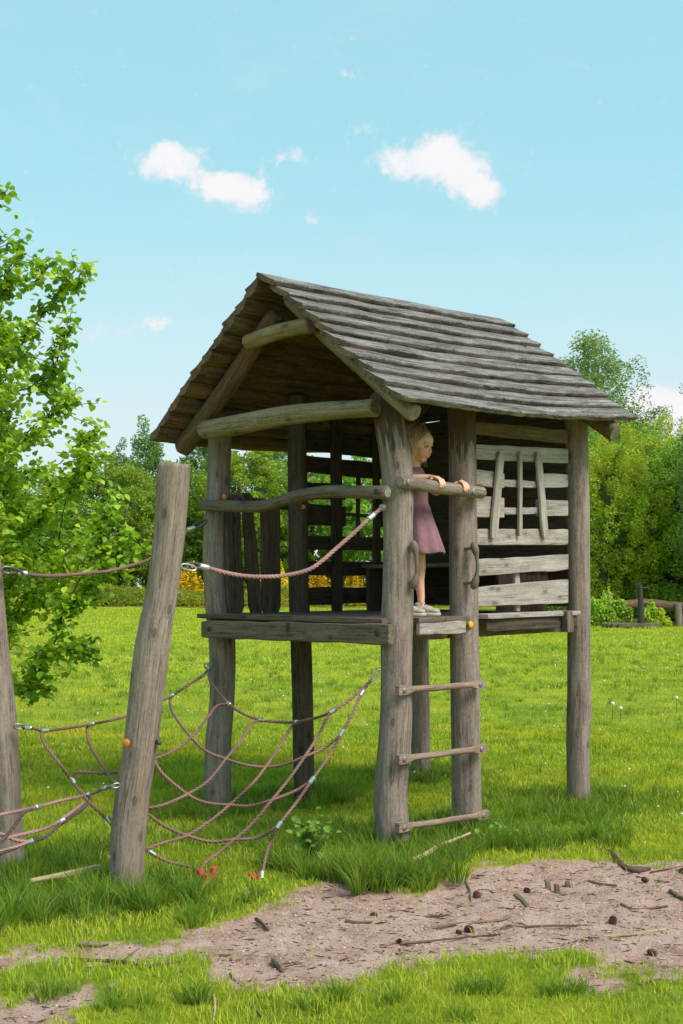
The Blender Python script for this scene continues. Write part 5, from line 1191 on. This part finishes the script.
# weed with leaves beside the net foot
def weed(x, y, h, n, label, s=.05):
    g0 = onG(x, y); root = empty('weed', Vector((g0.x, g0.y, 0)), label, 'weed'); r = random.Random(int(x)); mb = MB(); L = []
    for i in range(n):
        a_ = r.uniform(0, 6.28); e = Vector((g0.x + math.cos(a_) * r.uniform(.02, .17), g0.y + math.sin(a_) * r.uniform(.02, .14), h * r.uniform(.5, 1))); b0 = Vector((g0.x + r.gauss(0, .03), g0.y + r.gauss(0, .03), 0)); tube(mb, [b0, b0.lerp(e, .5) + Vector((0, 0, .03)), e], [.003, .0025, .0015], 5)
        for q in range(9): t_ = .35 + .65 * q / 8; c = b0.lerp(e, t_); L.append((c.x + r.gauss(0, .022), c.y + r.gauss(0, .022), c.z + r.gauss(0, .012) + .02))
    mb.build('stems', TWIG, root); leafcloud('leaves', L, s, WEED, root, near=True, upb=1.2, seed=int(x))
WEED = leafmat('weed_leaf', [(0, (.12, .27, .03)), (.5, (.2, .4, .05)), (1, (.3, .5, .07))], None, .35)
weed(312, 862, .26, 16, 'leafy green weed growing at the foot of the net'); weed(150, 770, .18, 0 or 6, 'small weed in the grass behind the leaning post', .04); weed(500, 848, .16, 7, 'small weed in the grass beside the ladder', .035)
# countless crumbs
def crumbs(name, label, n, s0, s1, m, seed, flat=.5, long=1.0, cut=.55):
    r = np.random.default_rng(seed); X, Y = wedge(n, 4.2, 7.3, .5, r, .3); k = dirtmask(X, Y) > cut; X, Y = X[k], Y[k]; n = len(X); Z = hgt(X, Y) - .022 + (fbm(X, Y, 9, 21, 4) - .5) * .045 + (fbm(X, Y, 40, 25, 2) - .5) * .012 + s0 * .3
    s = s0 + (s1 - s0) * r.uniform(0, 1, n) ** 3; off = np.array([[1, 0, 0], [-1, 0, 0], [0, 1, 0], [0, -1, 0], [0, 0, 1], [0, 0, -1.]]); sc = np.stack([s * long * r.uniform(.6, 1.3, n), s * r.uniform(.6, 1.3, n) / long ** .6, s * flat], 1)
    v = off[None] * sc[:, None]; a_ = r.uniform(-.9, .9, n) if long > 1.5 else r.uniform(0, 6.28, n); ca, sa = np.cos(a_)[:, None], np.sin(a_)[:, None]
    v = np.stack([v[..., 0] * ca - v[..., 1] * sa, v[..., 0] * sa + v[..., 1] * ca, v[..., 2]], -1) + np.stack([X, Y, Z], 1)[:, None]
    F = np.array([0, 2, 4, 2, 1, 4, 1, 3, 4, 3, 0, 4, 2, 0, 5, 1, 2, 5, 3, 1, 5, 0, 3, 5]); me = bpy.data.meshes.new(name); fastmesh(me, v.reshape(-1, 3), (np.arange(n)[:, None] * 6 + F[None]).ravel(), np.arange(n * 8) * 3, None); o = link(name, me, m, smooth=False); tag(o, label, 'litter', kind='stuff')
SOILC = plain('soil_crumb', (.62, .42, .33), .95, 0, .3, 0, 30); DARKC = plain('dark_litter', (.085, .055, .042), .95, 0, .4, 0, 30); PALEC = plain('dry_straw', (.50, .36, .25), .9, 0, .3, 0, 30)
crumbs('soil_crumbs', 'small crumbs of dry earth on the bare soil', 14000, .002, .009, SOILC, 101); crumbs('bark_litter', 'dark bark bits scattered over the bare soil', 3200, .003, .011, DARKC, 102, .5, 1.3); crumbs('needle_litter', 'fine dry needles and straw scattered on the soil', 2600, .004, .012, PALEC, 103, .25, 3.2); crumbs('dark_needles', 'fine dark needles scattered on the soil', 3500, .004, .014, DARKC, 104, .3, 3.2)

PUFF = plain('white_seed_fluff', (.72, .72, .66), .9)
for x, y, hh, lab in ((568, 722, .20, 'white dandelion clock right of the back hut post, the leftmost one'), (612, 706, .20, 'left of two white dandelion clocks close together in the right meadow'), (620, 710, .17, 'right of two white dandelion clocks close together in the right meadow'), (676, 700, .2, 'white dandelion clock by the right edge'), (422, 712, .18, 'white dandelion clock between the ladder posts')):
    g0 = onG(x, y + hh / (1856 / (y - 585)) * 1160 * .9); z = ground_z(g0.x, g0.y); root = empty('dandelion', Vector((g0.x, g0.y, z)), lab, 'dandelion', 'dandelion clocks'); mb = MB(); tube(mb, [Vector((g0.x, g0.y, z)), Vector((g0.x + .01, g0.y, z + hh))], .004, 5); mb.build('stalk', TWIG, root)
    mb = MB(); ball(mb, Vector((g0.x + .01, g0.y, z + hh)), .021, 2, jit=.2); mb.build('seed_head', PUFF, root)
